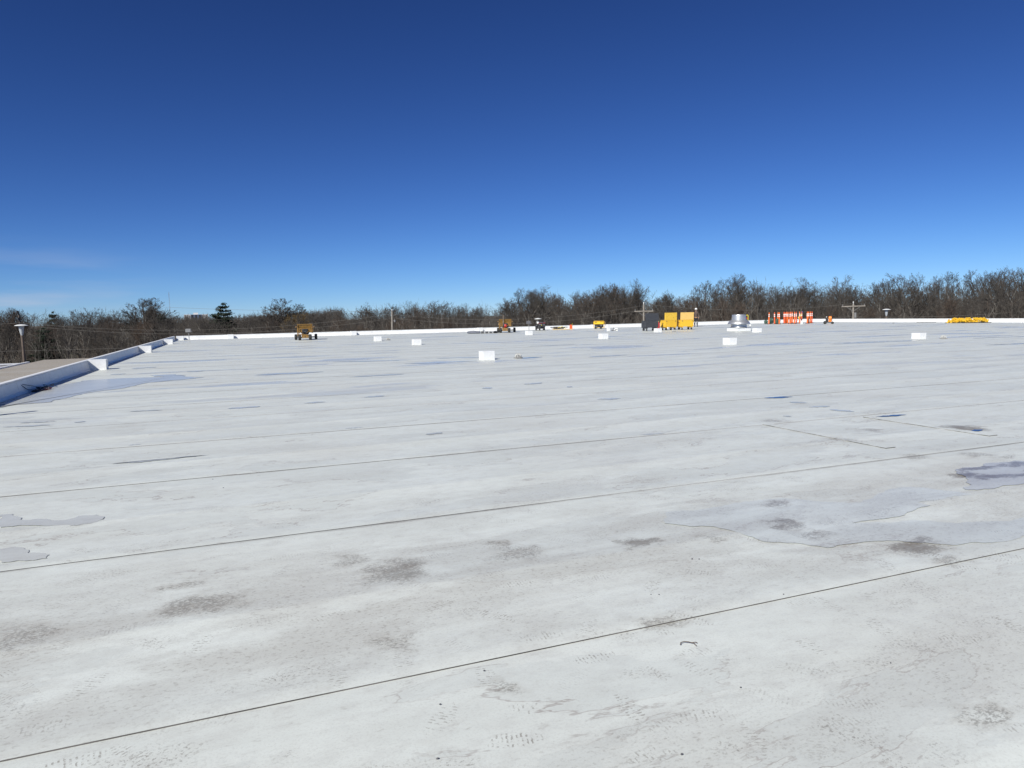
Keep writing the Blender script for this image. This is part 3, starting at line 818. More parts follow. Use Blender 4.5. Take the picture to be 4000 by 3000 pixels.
    for sx in (-.078, .078):
        m = MB(); m.blob((sx, -.01, 1.67), (.01, .022, .032), 1, 0, 8, 6); m.build('ear', M['skin'], t, smooth=True)
    m = MB(); m.blob((0, -.088, 1.60), (.045, .025, .045), 1, .1, 10, 8); m.build('beard', M['dark_grey'], t, smooth=True)
    return t
worker(44.42, 60.91, R(-40))

# ------------------------------------------------------------------ yellow four-wheel roofing machines
def wheel(parent, x, y, r=0.215, w=0.2, hub=None, ax=0.0):
    a = Vector((math.cos(ax), math.sin(ax), 0))
    c = Vector((x, y, r))
    Mx = Matrix.Translation(c) @ Matrix.Rotation(ax, 4, 'Z') @ Matrix.Rotation(R(90), 4, 'Y')
    m = MB(); m.lathe([(r * .5, -w / 2), (r * .86, -w / 2), (r * .97, -w * .38), (r, -w * .2), (r, w * .2), (r * .97, w * .38), (r * .86, w / 2), (r * .5, w / 2)], 24, M=Mx)
    for k in range(16):
        g = 2 * math.pi * k / 16
        MM = Mx @ Matrix.Rotation(g, 4, 'Z')
        m.box(r * .99, r * 1.02, -.012, .012, -w * .42, w * .42, M=MM)
    o = m.build('wheel', M['rubber'], parent, smooth=True)
    h = MB(); h.lathe([(0.0, -w * .42), (r * .3, -w * .42), (r * .49, -w * .5), (r * .49, w * .5), (r * .3, w * .42), (0.0, w * .42)], 16, M=Mx)
    h.build('hub', hub or M['ochre'], o, smooth=True)
    return o
def machine(label, x, y, rz, red_engine, exhaust):
    t = thing('power_cart', label, 'roofing machine', (x, y, 0), rz, 'yellow four-wheeled roofing machines')
    oc = M['ochre']
    wheel(t, -.385, -.62); wheel(t, .385, -.62)
    wheel(t, -.74, .62); wheel(t, .74, .62)
    m = MB(); m.tube((-.66, .62, .215), (.66, .62, .215), .035); m.tube((-.31, -.62, .215), (.31, -.62, .215), .035); m.build('axle', M['dark_grey'], t)
    m = MB()
    m.box(-.26, -.18, -.5, .9, .30, .40); m.box(.18, .26, -.5, .9, .30, .40); m.box(-.179, .179, .80, .88, .31, .39); m.box(-.179, .179, -.48, -.40, .31, .39)
    m.build('frame', oc, t, bevel=0.006)
    m = MB()   # front counterweight plate with a pin hole
    m.prism([(-.80, .17), (-.76, .17), (-.76, .42), (-.80, .42)], -.22, .27)
    m.build('tow_plate', oc, t, bevel=0.01)
    m = MB(); m.box(.0, .045, -.812, -.80, .22, .29); m.build('pin_slot', M['black'], t)
    # hopper: open tray with flared walls
    m = MB()
    hy0, hy1, z0, z1 = -.25, .95, .86, 1.20
    m.prism([(hy0 + .1, z0), (hy0 + .14, z0), (hy0 + .04, z1), (hy0, z1)], -.5, .5)
    m.prism([(hy1 - .14, z0), (hy1 - .1, z0), (hy1, z1), (hy1 - .04, z1)], -.5, .5)
    m.box(-.5, .5, hy0 + .141, hy1 - .141, z0, z0 + .03)
    m.box(-.53, -.501, hy0 + .01, hy1 - .01, z0, z1); m.box(.501, .53, hy0 + .01, hy1 - .01, z0, z1)
    m.build('hopper', oc, t, bevel=0.005)
    m = MB(); m.box(-.545, .545, hy0 - .03, hy0 - .002, z1 - .035, z1 + .01); m.box(-.545, -.505, hy0 - .03, hy0 - .002, z0, z1 - .036); m.box(.505, .545, hy0 - .03, hy0 - .002, z0, z1 - .036); m.build('hopper_rim', oc, t)
    m = MB()   # side panels and uprights
    m.box(-.58, -.54, -.2, .75, .36, .88); m.build('side_panel', oc, t, bevel=0.006)
    m = MB(); m.box(.54, .58, -.1, .75, .55, .88); m.build('side_panel', oc, t, bevel=0.006)
    for q in ((-.56, -.47, -.34, -.22, .28, .95), (-.42, -.36, -.36, -.26, .5, .86), (.47, .54, -.34, -.22, .52, .95)):
        m = MB(); m.box(*q); m.build('upright', oc, t, bevel=0.006)
    m = MB(); m.box(-.45, -.2, -.3, -.27, .6, .84); m.box(.22, .46, -.3, -.27, .58, .84); m.box(-.44, .44, -.33, -.30, .85, .9); m.build('engine_guard', oc, t)
    e = MB()
    e.box(-.21, .21, -.42, .2, .42, .83); e.box(-.27, .27, -.25, .1, .45, .7); e.tube((-.1, -.5, .62), (-.1, -.42, .62), .07, n=14); e.box(.05, .17, -.46, -.421, .48, .58)
    e.build('engine', M['black'], t, bevel=0.015)
    e = MB(); e.box(-.17, -.12, -.46, -.43, .76, .80); e.box(-.16, -.1, -.47, -.43, .64, .68); e.box(-.02, .03, -.47, -.43, .63, .67); e.box(.04, .1, -.47, -.43, .60, .615); e.build('engine_fitting', M['steel'], t)
    if red_engine:
        s = MB(); s.lathe([(.0, .0), (.1, .01), (.15, .05), (.16, .1)], 20, M=Matrix.Translation((.02, -.50, .6)) @ Matrix.Rotation(R(-90), 4, 'X')); s.build('recoil_cover', M['red'], t, smooth=True)
    b = MB(); b.tube((-.42, -.38, .66), (-.02, -.62, .4), .02); b.tube((.30, -.36, .70), (.12, -.5, .52), .018); b.build('brace', oc, t)
    for sx, z in ((-1, 1.0), (1, .98)):
        h = MB(); h.tube((sx * .53, -.2, z - .08), (sx * .64, -.28, z), .016); h.tube((sx * .6, -.28, z), (sx * .69, -.28, z + .005), .026); h.build('handle', M['tan'], t)
    p = MB(); p.tube((-.44, -.35, .44), (.1, -.5, .39), .03); p.tube((.18, -.62, .36), (.26, -.66, .33), .05); p.build('steering_link', oc, t)
    if exhaust:
        x_ = MB(); x_.tube((-.14, -.42, .78), (-.15, -.44, 1.58), .034, n=12); x_.tube((-.15, -.44, 1.58), (-.15, -.44, 1.60), .04, n=12); x_.tube((-.15, -.44, .86), (-.15, -.44, 1.1), .05, n=12); x_.build('exhaust_pipe', paint('rusty_steel', (0.2, 0.16, 0.12), 0.6), t, smooth=True)
    return t
machine('worn yellow four-wheeled roofing machine on the left, alone, black engine', 5.65, 56.6, R(-9), False, False)
machine('worn yellow four-wheeled roofing machine with red engine cover and tall exhaust pipe', 23.4, 60.2, R(-27), True, True)

# ------------------------------------------------------------------ black ride-on cart with white canopy
t = thing('ride_on_cart', 'black ride-on machine under a small white canopy, maroon covers', 'ride-on machine', (28.75, 64.6, 0), R(-24))
k = M['black']
wheel(t, -.05, -.42, .12, .16, M['steel']); wheel(t, .30, -.3, .11, .1, M['steel']); wheel(t, -.32, -.25, .085, .06, M['steel']); wheel(t, .42, .45, .14, .12, M['steel']); wheel(t, -.42, .45, .14, .12, M['steel'])
m = MB(); m.box(-.42, .47, -.3, .6, .16, .30); m.box(-.15, .5, -.38, .3, .301, .66); m.box(-.48, -.16, -.2, .5, .301, .5); m.box(-.1, .12, -.46, -.381, .2, .45); m.build('chassis', k, t, bevel=0.03)
m = MB(); m.box(-.17, .2, -.40, .32, .665, .73); m.box(.28, .52, -.36, .3, .665, .76); m.build('fender_cover', M['maroon'], t, bevel=0.02)
m = MB(); m.blob((.14, -.05, .745), (.26, .2, .055), 4, .5); m.build('folded_tarp', M['tarp'], t, smooth=True)
m = MB(); m.box(-.32, -.1, -.1, .2, .66, .72); m.box(-.32, -.1, .2, .26, .66, .9); m.build('seat', M['hat'], t, bevel=0.03)
m = MB(); m.box(-.10, .14, -.395, -.381, .56, .60); m.box(.28, .46, -.395, -.381, .57, .6); m.box(.33, .46, -.395, -.381, .47, .485); m.build('trim_plate', M['steel'], t)
m = MB(); m.lathe([(0, .0), (.035, .0), (.035, .012), (0, .012)], 12, M=Matrix.Translation((.14, -.4, .52)) @ Matrix.Rotation(R(90), 4, 'X')); m.build('badge', M['lime'], t)
m = MB(); m.tube((-.38, -.1, .3), (-.38, -.1, .45), .09); m.tube((-.36, -.24, .42), (-.3, -.24, .54), .07); m.build('motor', M['dark_grey'], t, smooth=True)
for px, py in ((-.44, .3), (.1, .3)):
    m = MB(); m.tube((px, py, .45), (px * .95 - .01, py - .05, 1.13), .016); m.build('canopy_post', k, t)
m = MB(); m.lathe([(.0, 1.215), (.05, 1.21), (.2, 1.175), (.33, 1.14), (.355, 1.115), (.35, 1.105), (.2, 1.13), (.0, 1.16)][::-1], 28, c=(-.2, .2, 0)); m.build('canopy', M['hat'], t, smooth=True)
m = MB(); m.path([(-.42, -.3, .16), (-.46, -.38, .13), (-.4, -.42, .11), (-.2, -.42, .1)], .012); m.path([(.45, -.3, .14), (.5, -.36, .13), (.47, -.4, .2), (.4, -.4, .24)], .012); m.build('guard_bar', M['steel'], t)

# ------------------------------------------------------------------ rolls, lumber, gas can, generator, small stuff
t = thing('covered_roll', 'long roll under a grey cover lying left of the second yellow machine', 'membrane roll', (20.25, 59.75, 0), R(-33))
m = MB()
secs = [(-.62, .06), (-.55, .105), (-.35, .125), (-.1, .15), (.1, .145), (.3, .12), (.52, .11), (.56, .10)]
prof = [(r, x) for x, r in secs]
m.lathe([(0, -.64)] + prof + [(0, .56)], 18, M=Matrix.Translation((0, 0, .11)) @ Matrix.Rotation(R(90), 4, 'Y'))
m.v = [(a, b, max(c, 0.012)) for a, b, c in m.v]
m.build('cover', M['tarp'], t, smooth=True)
for i, (x, y) in enumerate(((20.95, 59.4), (21.3, 59.25), (21.62, 59.1))):
    o = thing('black_roll', ['short black roll with a white end touching the grey covered roll', 'middle one of three short black rolls with white ends', 'last short black roll with white end, by the dark scraps'][i], 'membrane roll', (x, y, 0), R(-33), 'short black rolls')
    m = MB(); m.tube((-.15, 0, .105 - .012 * i), (.13, 0, .105 - .012 * i), .105 - .012 * i, n=18); m.build('roll', M['charcoal'], o, smooth=True)
    m = MB(); m.tube((.131, 0, .105 - .012 * i), (.16, 0, .105 - .012 * i), .1 - .012 * i, n=18); m.build('end_wrap', M['hat'], o, smooth=True)
t = thing('scrap_heap', 'small dark heap of scraps at the right end of the black rolls', 'scrap heap', (21.95, 59.0, 0))
m = MB(); m.blob((0, 0, .06), (.16, .12, .13), 3, .8); m.build('rags', M['black'], t)
m = MB(); m.tube((.02, 0, .05), (.2, .02, .2), .025); m.tube((.0, 0, .02), (.42, .0, .02), .016); m.build('stick', M['dark_grey'], t)

t = thing('lumber_stack', 'pale boards lying flat with black hoses and tools on top', 'lumber', (31.2, 64.6, 0), R(-25))
for j in range(4):
    m = MB(); m.box(-1.05 + .03 * j, 1.0 - .05 * (j % 2), -.28 + .14 * j, -.15 + .14 * j, .012, .075); m.build('board', M['wood'], t, bevel=0.004)
t = thing('hose_heap', 'heap of black hoses and yellow straps on the pale boards', 'hoses', (31.1, 64.65, .078), R(-25))
rr = random.Random(3)
m = MB()
for j in range(9):
    c = rr.uniform(-.8, .5)
    m.path([(c + .32 * math.cos(a) , .16 * math.sin(a), .03 + .02 * j + .02 * math.sin(3 * a)) for a in np.linspace(0, 5.8, 14)], .022, 6)
m.build('hose', M['black'], t)
m = MB(); m.path([(-.35, -.1, .1), (-.2, -.12, .2), (-.05, -.1, .19), (.12, -.1, .27)], .03, 6); m.path([(.2, -.12, .12), (.3, -.14, .08), (.45, -.12, .04)], .02, 6); m.build('strap', M['lime'], t)
m = MB(); m.tube((-.9, .0, .05), (-.1, .1, .18), .02); m.build('tool_handle', M['wood'], t)
t = thing('gas_can', 'red plastic fuel can with yellow spout on the end of the boards', 'fuel can', (31.95, 64.25, .077), R(-25))
m = MB(); m.box(-.14, .14, -.09, .09, 0, .34); m.box(-.08, .08, -.08, .08, .341, .37); m.build('can', M['red_orange'], t, bevel=0.03)
m = MB(); m.box(-.1, -.07, -.03, .03, .37, .43); m.box(-.1, .04, -.03, .03, .415, .44); m.build('grip', M['red_orange'], t, bevel=0.01)
m = MB(); m.tube((.09, 0, .34), (.09, 0, .40), .035); m.build('collar', M['black'], t)
m = MB(); m.tube((.09, 0, .40), (.17, -.02, .53), .02, .014); m.build('spout', M['lime'], t)

t = thing('generator', 'yellow portable generator with black engine and wheels near the far parapet', 'generator', (34.75, 63.6, 0), R(-30))
m = MB()
for sy in (-.28, .28):
    m.path([(-.52, sy, .1), (-.52, sy, .72), (-.48, sy, .78), (.48, sy, .78), (.52, sy, .72), (.52, sy, .1)], .018, 8)
    m.tube((-.52, sy, .14), (.52, sy, .14), .018)
for sx in (-.52, .52):
    m.tube((sx, -.28, .14), (sx, .28, .14), .018); m.tube((sx, -.28, .7), (sx, .28, .7), .018)
m.build('frame', M['gen_yellow'], t, smooth=True)
m = MB(); m.box(-.49, .47, -.26, .26, .50, .76); m.build('tank', M['gen_yellow'], t, bevel=0.03)
m = MB(); m.box(-.46, .46, -.31, -.262, .47, .735); m.build('control_panel', M['gen_yellow'], t, bevel=0.01)
m = MB(); m.box(-.4, -.19, -.318, -.311, .655, .70); m.box(.12, .4, -.318, -.311, .68, .715); m.box(-.36, -.22, -.318, -.311, .60, .615); m.build('lettering', M['black'], t)
m = MB(); m.box(-.42, .44, -.22, .22, .15, .468); m.box(.0, .44, -.27, -.221, .2, .45); m.build('engine', M['black'], t, bevel=0.03)
m = MB(); m.box(.1, .3, -.29, -.271, .36, .4); m.box(.16, .34, -.29, -.271, .29, .31); m.box(-.36, -.16, -.24, -.221, .25, .30); m.build('fitting', M['steel'], t)
wheel(t, -.33, -.32, .11, .07, M['dark_grey'], R(90)); wheel(t, .2, -.32, .11, .07, M['dark_grey'], R(90))
m = MB(); m.path([(-.45, -.1, .79), (-.2, -.12, .84), (.1, -.1, .86), (.35, -.08, .84), (.45, 0, .79)], .035, 8); m.box(-.3, .4, -.08, .2, .765, .82); m.build('top_cover', M['black'], t, bevel=0.02)
m = MB(); m.path([(.53, -.2, .7), (.64, -.2, .66), (.66, -.18, .4), (.6, -.2, .25)], .016); m.build('cord', M['tan'], t)

t = thing('white_carton', 'small white carton with tools beside it, right of the tall white pipe box', 'carton', (32.05, 55.5, 0), R(-30))
m = MB(); m.box(-.13, .13, -.13, .13, .0, .22); m.build('box_body', M['hat'], t, bevel=0.008)
m = MB(); m.box(-.10, .10, -.14, -.131, .08, .14); m.build('label', M['grey'], t)
t = thing('hand_tool', 'dark hand tools lying between the tall pipe box and the white carton', 'tools', (31.75, 55.4, 0), R(-30))
m = MB(); m.box(-.2, .18, -.05, .05, .0, .04); m.box(-.06, -.02, -.02, .02, .041, .28); m.box(-.2, -.05, -.04, .04, .0405, .09); m.build('tool_body', M['dark_grey'], t, bevel=0.01)
m = MB(); m.box(-.01, .1, -.04, .04, .0405, .12); m.build('tool_head', M['hat'], t, bevel=0.01)
t = thing('paint_can', 'low white can right behind the silver exhaust fan', 'can', (48.5, 57.6, 0))
m = MB(); m.lathe([(.1, 0), (.1, .13), (.104, .132), (.104, .145), (.0, .146)], 16); m.build('can_body', M['hat'], t, smooth=True)
t = thing('safety_post', 'yellow bent rail post on the far parapet behind the silver fan', 'rail post', (57.0, 68.15, .30), R(-35))
m = MB(); m.path([(0.02, 0, 0), (.02, 0, .62), (0, 0, .68), (-.18, 0, .68), (-.2, 0, .6)], .035, 8); m.build('pipe', M['lime'], t)
m = MB(); m.tube((-.05, 0, .28), (-.32, 0, .42), .06, n=8); m.build('cap', M['red'], t)
t = thing('wood_lath', 'pale leaning wood lath sticking up behind the far parapet', 'lath', (25.9, 68.2, .25))
m = MB(); m.tube((.12, 0, -.1), (-.16, .0, .45), .028, n=4); m.build('stick', M['wood'], t)
t = thing('metal_bar', 'thin dark bar lying on the roof left of the yellow pile', 'bar', (63.3, 50.0, 0), R(-35))
m = MB(); m.box(-.85, .85, -.03, .03, .01, .05); m.box(-.8, .2, .05, .1, .008, .03); m.build('bar', M['black'], t, bevel=0.004)

# ride-on trencher with an orange hood
t = thing('roof_cutter', 'small wheeled machine with orange hood, right of the orange posts', 'roof cutter', (56.6, 55.6, 0), R(-45))
wheel(t, -.33, -.2, .16, .1, M['hat'], R(90)); wheel(t, -.33, .2, .16, .1, M['hat'], R(90)); wheel(t, .36, -.18, .13, .09, M['grey'], R(90)); wheel(t, .36, .18, .13, .09, M['grey'], R(90))
m = MB(); m.box(-.35, .4, -.14, .14, .14, .24); m.box(-.28, -.02, -.13, .13, .241, .56); m.build('chassis', M['black'], t, bevel=0.02)
m = MB()
m.prism([(-.13, .16), (.13, .16), (.13, .6), (.1, .72), (.03, .78), (-.03, .78), (-.1, .72), (-.13, .6)], .0, .27)
m.build('hood', M['machine_orange'], t, bevel=0.05)
m = MB(); m.box(.05, .22, -.139, -.131, .40, .46); m.box(.08, .22, -.139, -.131, .58, .61); m.build('hood_vent', M['black'], t)
m = MB(); m.box(.28, .34, -.11, .11, .3, .62); m.build('rear_guard', M['black'], t, bevel=0.02)
m = MB(); m.path([(-.2, -.12, .5), (-.3, -.14, .62), (-.3, .14, .62), (-.2, .12, .5)], .018); m.box(-.3, -.16, -.06, .06, .561, .68); m.build('handlebar', M['black'], t)
m = MB(); m.box(-.24, -.16, -.07, .05, .682, .75); m.build('gauge', M['hat'], t, bevel=0.01)
m = MB(); m.path([(-.45, -.1, .2), (-.46, -.1, .42), (-.44, 0, .43), (-.46, .1, .42), (-.45, .1, .2)], .01); m.build('wire_guard', M['steel'], t)

# pile of yellow chairs / clamps on dark boards
t = thing('clamp_pile', 'wide low pile of bright yellow plastic clamps on dark boards by the right parapet', 'pile of clamps', (62.6, 45.3, 0), R(-54))
for a, b, y_, z_ in ((-1.75, 1.8, -.1, .012), (-1.1, .4, -.4, .012), (.3, 1.55, -.42, .02)):
    m = MB(); m.box(a, b, y_ - .12, y_ + .12, z_, z_ + .05); m.build('plank', M['black'], t, bevel=0.004)
yel = M['yellow']
cl = MB()
cl.box(-.14, .14, -.05, .05, 0, .03); cl.box(-.14, -.10, -.05, .05, .031, .13); cl.box(.10, .14, -.05, .05, .031, .13); cl.box(-.03, .03, -.045, .045, .031, .1)
cm_ = cl.mesh('clamp', [paint('clamp_yellow', (0.80, 0.50, 0.035), 0.45, var=0.1)])
rr = random.Random(12)
for i in range(150):
    o = bpy.data.objects.new('clamp', cm_); C.objects.link(o); o.parent = t
    lv = i // 50
    xr = (1.55, 1.45, 1.25)[lv]
    o.location = (rr.uniform(-xr, xr), rr.uniform(-.3, .25) * (1 - .25 * lv), .07 + .11 * lv + rr.uniform(0, .03))
    o.rotation_euler = (rr.uniform(-1, 1), rr.uniform(-1, 1), rr.uniform(0, 6.3))

# ------------------------------------------------------------------ floodlights on short masts
def floodlight(x, y, label, rz, mat='grey'):
    t = thing('floodlight', label, 'floodlight', (x, y, 0), rz, 'roof floodlights on short masts')
    m = MB(); m.tube((0, 0, 0), (0, 0, .62), .028, n=10); m.lathe([(.12, .005), (.12, .02), (.04, .03)], 12); m.build('mast', M['grey'], t)
    m = MB(); m.box(-.24, .18, -.1, .12, .66, .96); m.build('housing', M[mat], t, bevel=0.02)
    m = MB(); m.box(.2, .27, -.06, .06, .66, .74); m.tube((0, 0, .6), (0, 0, .67), .05); m.build('bracket', M['dark_grey'], t)
    m = MB(); m.box(-.22, .16, .121, .128, .68, .94); m.build('lens', M['glass'], t)
floodlight(-2.9, 67.1, 'grey floodlight on a short mast in the far left roof corner', R(-8))
floodlight(27.3, 64.0, 'dark floodlight on a short mast left of the black cart', R(-30), 'dark_grey')

t = thing('vent_pipe', 'white vent pipe at the left parapet whose shadow falls across the roof', 'vent pipe', (-4.22, 14.86, 0))
m = MB(); m.lathe([(.16, .004), (.16, .012), (.075, .02), (.065, .06), (.06, .84), (.063, .845), (.063, .865), (.05, .866), (.045, .80)], 20); m.build('pipe', M['white_membrane'], t, smooth=True)
m = MB(); m.lathe([(.07, .55), (.072, .57), (.07, .60)], 20); m.build('clamp', M['steel'], t, smooth=True)

# ------------------------------------------------------------------ cable tangle at the left parapet
t = thing('cable_heap', 'tangle of dark and red cables hanging over the left parapet', 'cables', (-4.3, 20.6, 0))
rr = random.Random(9)
for j in range(8):
    m = MB()
    c = (rr.uniform(-.05, .2), rr.uniform(-.6, .9))
    rad = rr.uniform(.12, .24)
    m.path([(c[0] + rad * math.cos(a) * .7, c[1] + rad * 2.0 * math.sin(a + j), .02 + .012 * j + .03 * math.sin(2.3 * a + j)) for a in np.linspace(0, 6.0, 18)], .011, 5)
    m.build('cable', M['maroon'] if j == 2 else M['black'], t)
m = MB(); m.path([(-.62, -2.4, .05), (-.5, -1.9, .33), (-.32, -1.6, .36), (-.2, -1.35, .34), (-.12, -1.0, .12), (-.02, -.6, .04), (.05, -.2, .03)], .012, 5); m.build('cable', M['black'], t)
m = MB(); m.path([(-.55, -2.2, .1), (-.34, -1.7, .36), (-.2, -1.2, .35), (-.08, -.5, .2), (.02, .1, .06), (.1, .4, .03)], .01, 5); m.build('cable', M['black'], t)
m = MB(); m.box(-.05, .1, -.95, -.4, .0, .06); m.build('connector_block', M['black'], t, bevel=0.02)
m = MB(); m.box(.08, .2, .1, .3, .0, .05); m.build('socket', M['hat'], t, bevel=0.01)

t.scale = (0.85, 0.75, 0.62)
# ------------------------------------------------------------------ pebbles and a twig near the camera
rr = random.Random(5)
for i, (x, y) in enumerate(((0.74, 2.74), (1.0, 2.93), (0.63, 2.39), (2.72, 3.76), (2.76, 3.74), (2.83, 3.06), (2.16, 3.37), (2.2, 3.35), (1.45, 2.06), (-0.2, 7.75), (-0.1, 7.3), (16.1, 18.17), (3.9, 2.3), (2.7, 2.25), (1.95, 2.35))):
    s = rr.uniform(.0022, .0036)
    m = MB(); m.blob((0, 0, s * .8), (s * 1.5, s, s), i, .6, 8, 6)
    tag(m.build('pebble', M['dark_grey'], loc=(x, y, 0.003), smooth=True), 'tiny dark pebble lying loose on the white roof', 'pebble', 'dark pebbles on the roof')
t = thing('twig', 'thin forked brown twig lying on the near roof, right of centre', 'twig', (2.0, 2.76, 0.008), 0.2)
m = MB(); m.path([(-.05, .03, 0), (-.035, .04, .003), (-.015, .038, .003), (0, .025, .002), (.012, .005, .001), (.004, -.022, 0)], .0022, 5); m.path([(.008, .012, .001), (.026, .004, .002), (.03, -.004, 0)], .0018, 5); m.build('stem', M['pole_brown'], t)

# ------------------------------------------------------------------ lower roofs to the left
def gravel():
    t = NT('gravel_ballast')
    P = t.pos()
    n = t.noise(P, 14, 6, 0.7)
    b = t.mix(t.step(n, 0.3, 0.7), (0.20, 0.178, 0.148), (0.44, 0.405, 0.35))
    b = t.mix(t.math('MULTIPLY', t.step(t.noise(t.vmath('MULTIPLY', P, (.3, 1, 1)), .35, 4), .45, .65), .5), b, (0.38, 0.37, 0.35))
    t.set(Base_Color=b, Roughness=0.9); t.bump(n, 0.8, 0.03)
    return t.m
low = thing('lower_wing', 'lower building wing left of the parapet with brown gravel roof and white edge strip', 'building')
m = MB(); m.box(-12.45, -4.95, -20, 61.5, -4.6, -1.0); m.build('gravel_roof', gravel(), low)
m = MB(); m.box(-40, -12.47, -20, 58, -4.6, -1.02); m.build('white_roof', M['white_membrane'], low)
m = MB(); m.box(-12.75, -12.55, -20, 57.8, -1.018, -0.93); m.build('edge_strip', M['white_membrane'], low, bevel=0.02)
m = MB(); m.box(-13.9, -12.9, 53.2, 55.2, -1.018, -.96); m.build('hatch_cover', M['grey'], low)

# ------------------------------------------------------------------ terrain
def zg(x, y):
    """ground height: drops away to the left, and gently into the wood"""
    az = math.degrees(math.atan2(x, y))
    d = math.hypot(x, y)
    k = min(max((34 - az) / 40.0, 0), 1)
    k = k * k * (3 - 2 * k)
    far = min(max((d - 70) / 120.0, 0), 1)
    return -4.5 - 4.2 * k * far
def soil():
    t = NT('leaf_litter')
    P = t.pos()
    b = t.mix(t.step(t.noise(P, 0.5, 6), 0.35, 0.65), (0.085, 0.065, 0.045), (0.14, 0.115, 0.08))
    b = t.mix(t.step(t.noise(P, 0.06, 4), 0.5, 0.7), b, (0.10, 0.105, 0.055))
    t.set(Base_Color=b, Roughness=0.95)
    return t.m
rings = [0.1, 30, 60, 90, 110, 130, 150, 170, 190, 220, 260, 320, 420, 600, 1000, 2000, 4500]
na = 96
vs, fs = [], []
for r_ in rings:
    for k_ in range(na):
        a = 2 * math.pi * k_ / na
        x, y = r_ * math.sin(a), r_ * math.cos(a)
        vs.append((x, y, zg(x, y) - 0.1))
for i in range(len(rings) - 1):
    for k_ in range(na):
        fs.append((i * na + k_, i * na + (k_ + 1) % na, (i + 1) * na + (k_ + 1) % na, (i + 1) * na + k_)[::-1])
m = MB(); m.add(vs, fs)
g = m.build('ground', soil(), smooth=True); tag(g, kind='structure')

# ------------------------------------------------------------------ trees
def bark(name, lo, hi):
    t = NT(name)
    oi = t.n.new('ShaderNodeObjectInfo')
    n = t.noise(t.pos(), 1.3, 4)
    b = t.mix(t.step(n, 0.3, 0.7), lo, hi)
    b = t.mix(t.math('MULTIPLY', oi.outputs['Random'], 0.4), b, (0.085, 0.077, 0.066))
    t.set(Base_Color=b, Roughness=0.9)
    return t.m
BARK = bark('bark', (0.04, 0.035, 0.03), (0.13, 0.117, 0.10))
TWIG = bark('twig_bark', (0.034, 0.029, 0.025), (0.078, 0.069, 0.059))
WILLOW = bark('willow_twigs', (0.16, 0.105, 0.035), (0.22, 0.15, 0.055))
RUSSET = bark('russet_twigs', (0.06, 0.042, 0.031), (0.105, 0.073, 0.052))
PALE = bark('pale_bark', (0.15, 0.138, 0.12), (0.26, 0.245, 0.22))

class Segs:
    def __init__(self): self.v, self.f, self.n = [], [], 0
    def limb(self, pts, rads, sides):
        base = self.n
        for i, p in enumerate(pts):
            d = (pts[min(i + 1, len(pts) - 1)] - pts[max(i - 1, 0)])
            d.normalize()
            s = d.cross(Vector((0.31, 0.17, 0.93)) if abs(d.z) < 0.9 else Vector((1, 0.1, 0))); s.normalize()
            t = d.cross(s)
            if i == len(pts) - 1 and sides == 3:
                self.v.append(tuple(p)); self.n += 1
                break
            for k in range(sides):
                w = 2 * math.pi * k / sides
                self.v.append(tuple(p + (s * math.cos(w) + t * math.sin(w)) * rads[i])); self.n += 1
        m = len(pts)
        for i in range(m - 1):
            a = base + i * sides; b = a + sides
            if i == m - 2 and sides == 3:
                for k in range(3): self.f.append((a + k, a + (k + 1) % 3, b))
            else:
                for k in range(sides): self.f.append((a + k, a + (k + 1) % sides, b + (k + 1) % sides, b + k))
    def mesh(self, name, mat):
        me = bpy.data.meshes.new(name)
        me.from_pydata(self.v, [], self.f)
        me.materials.append(mat)
        return me

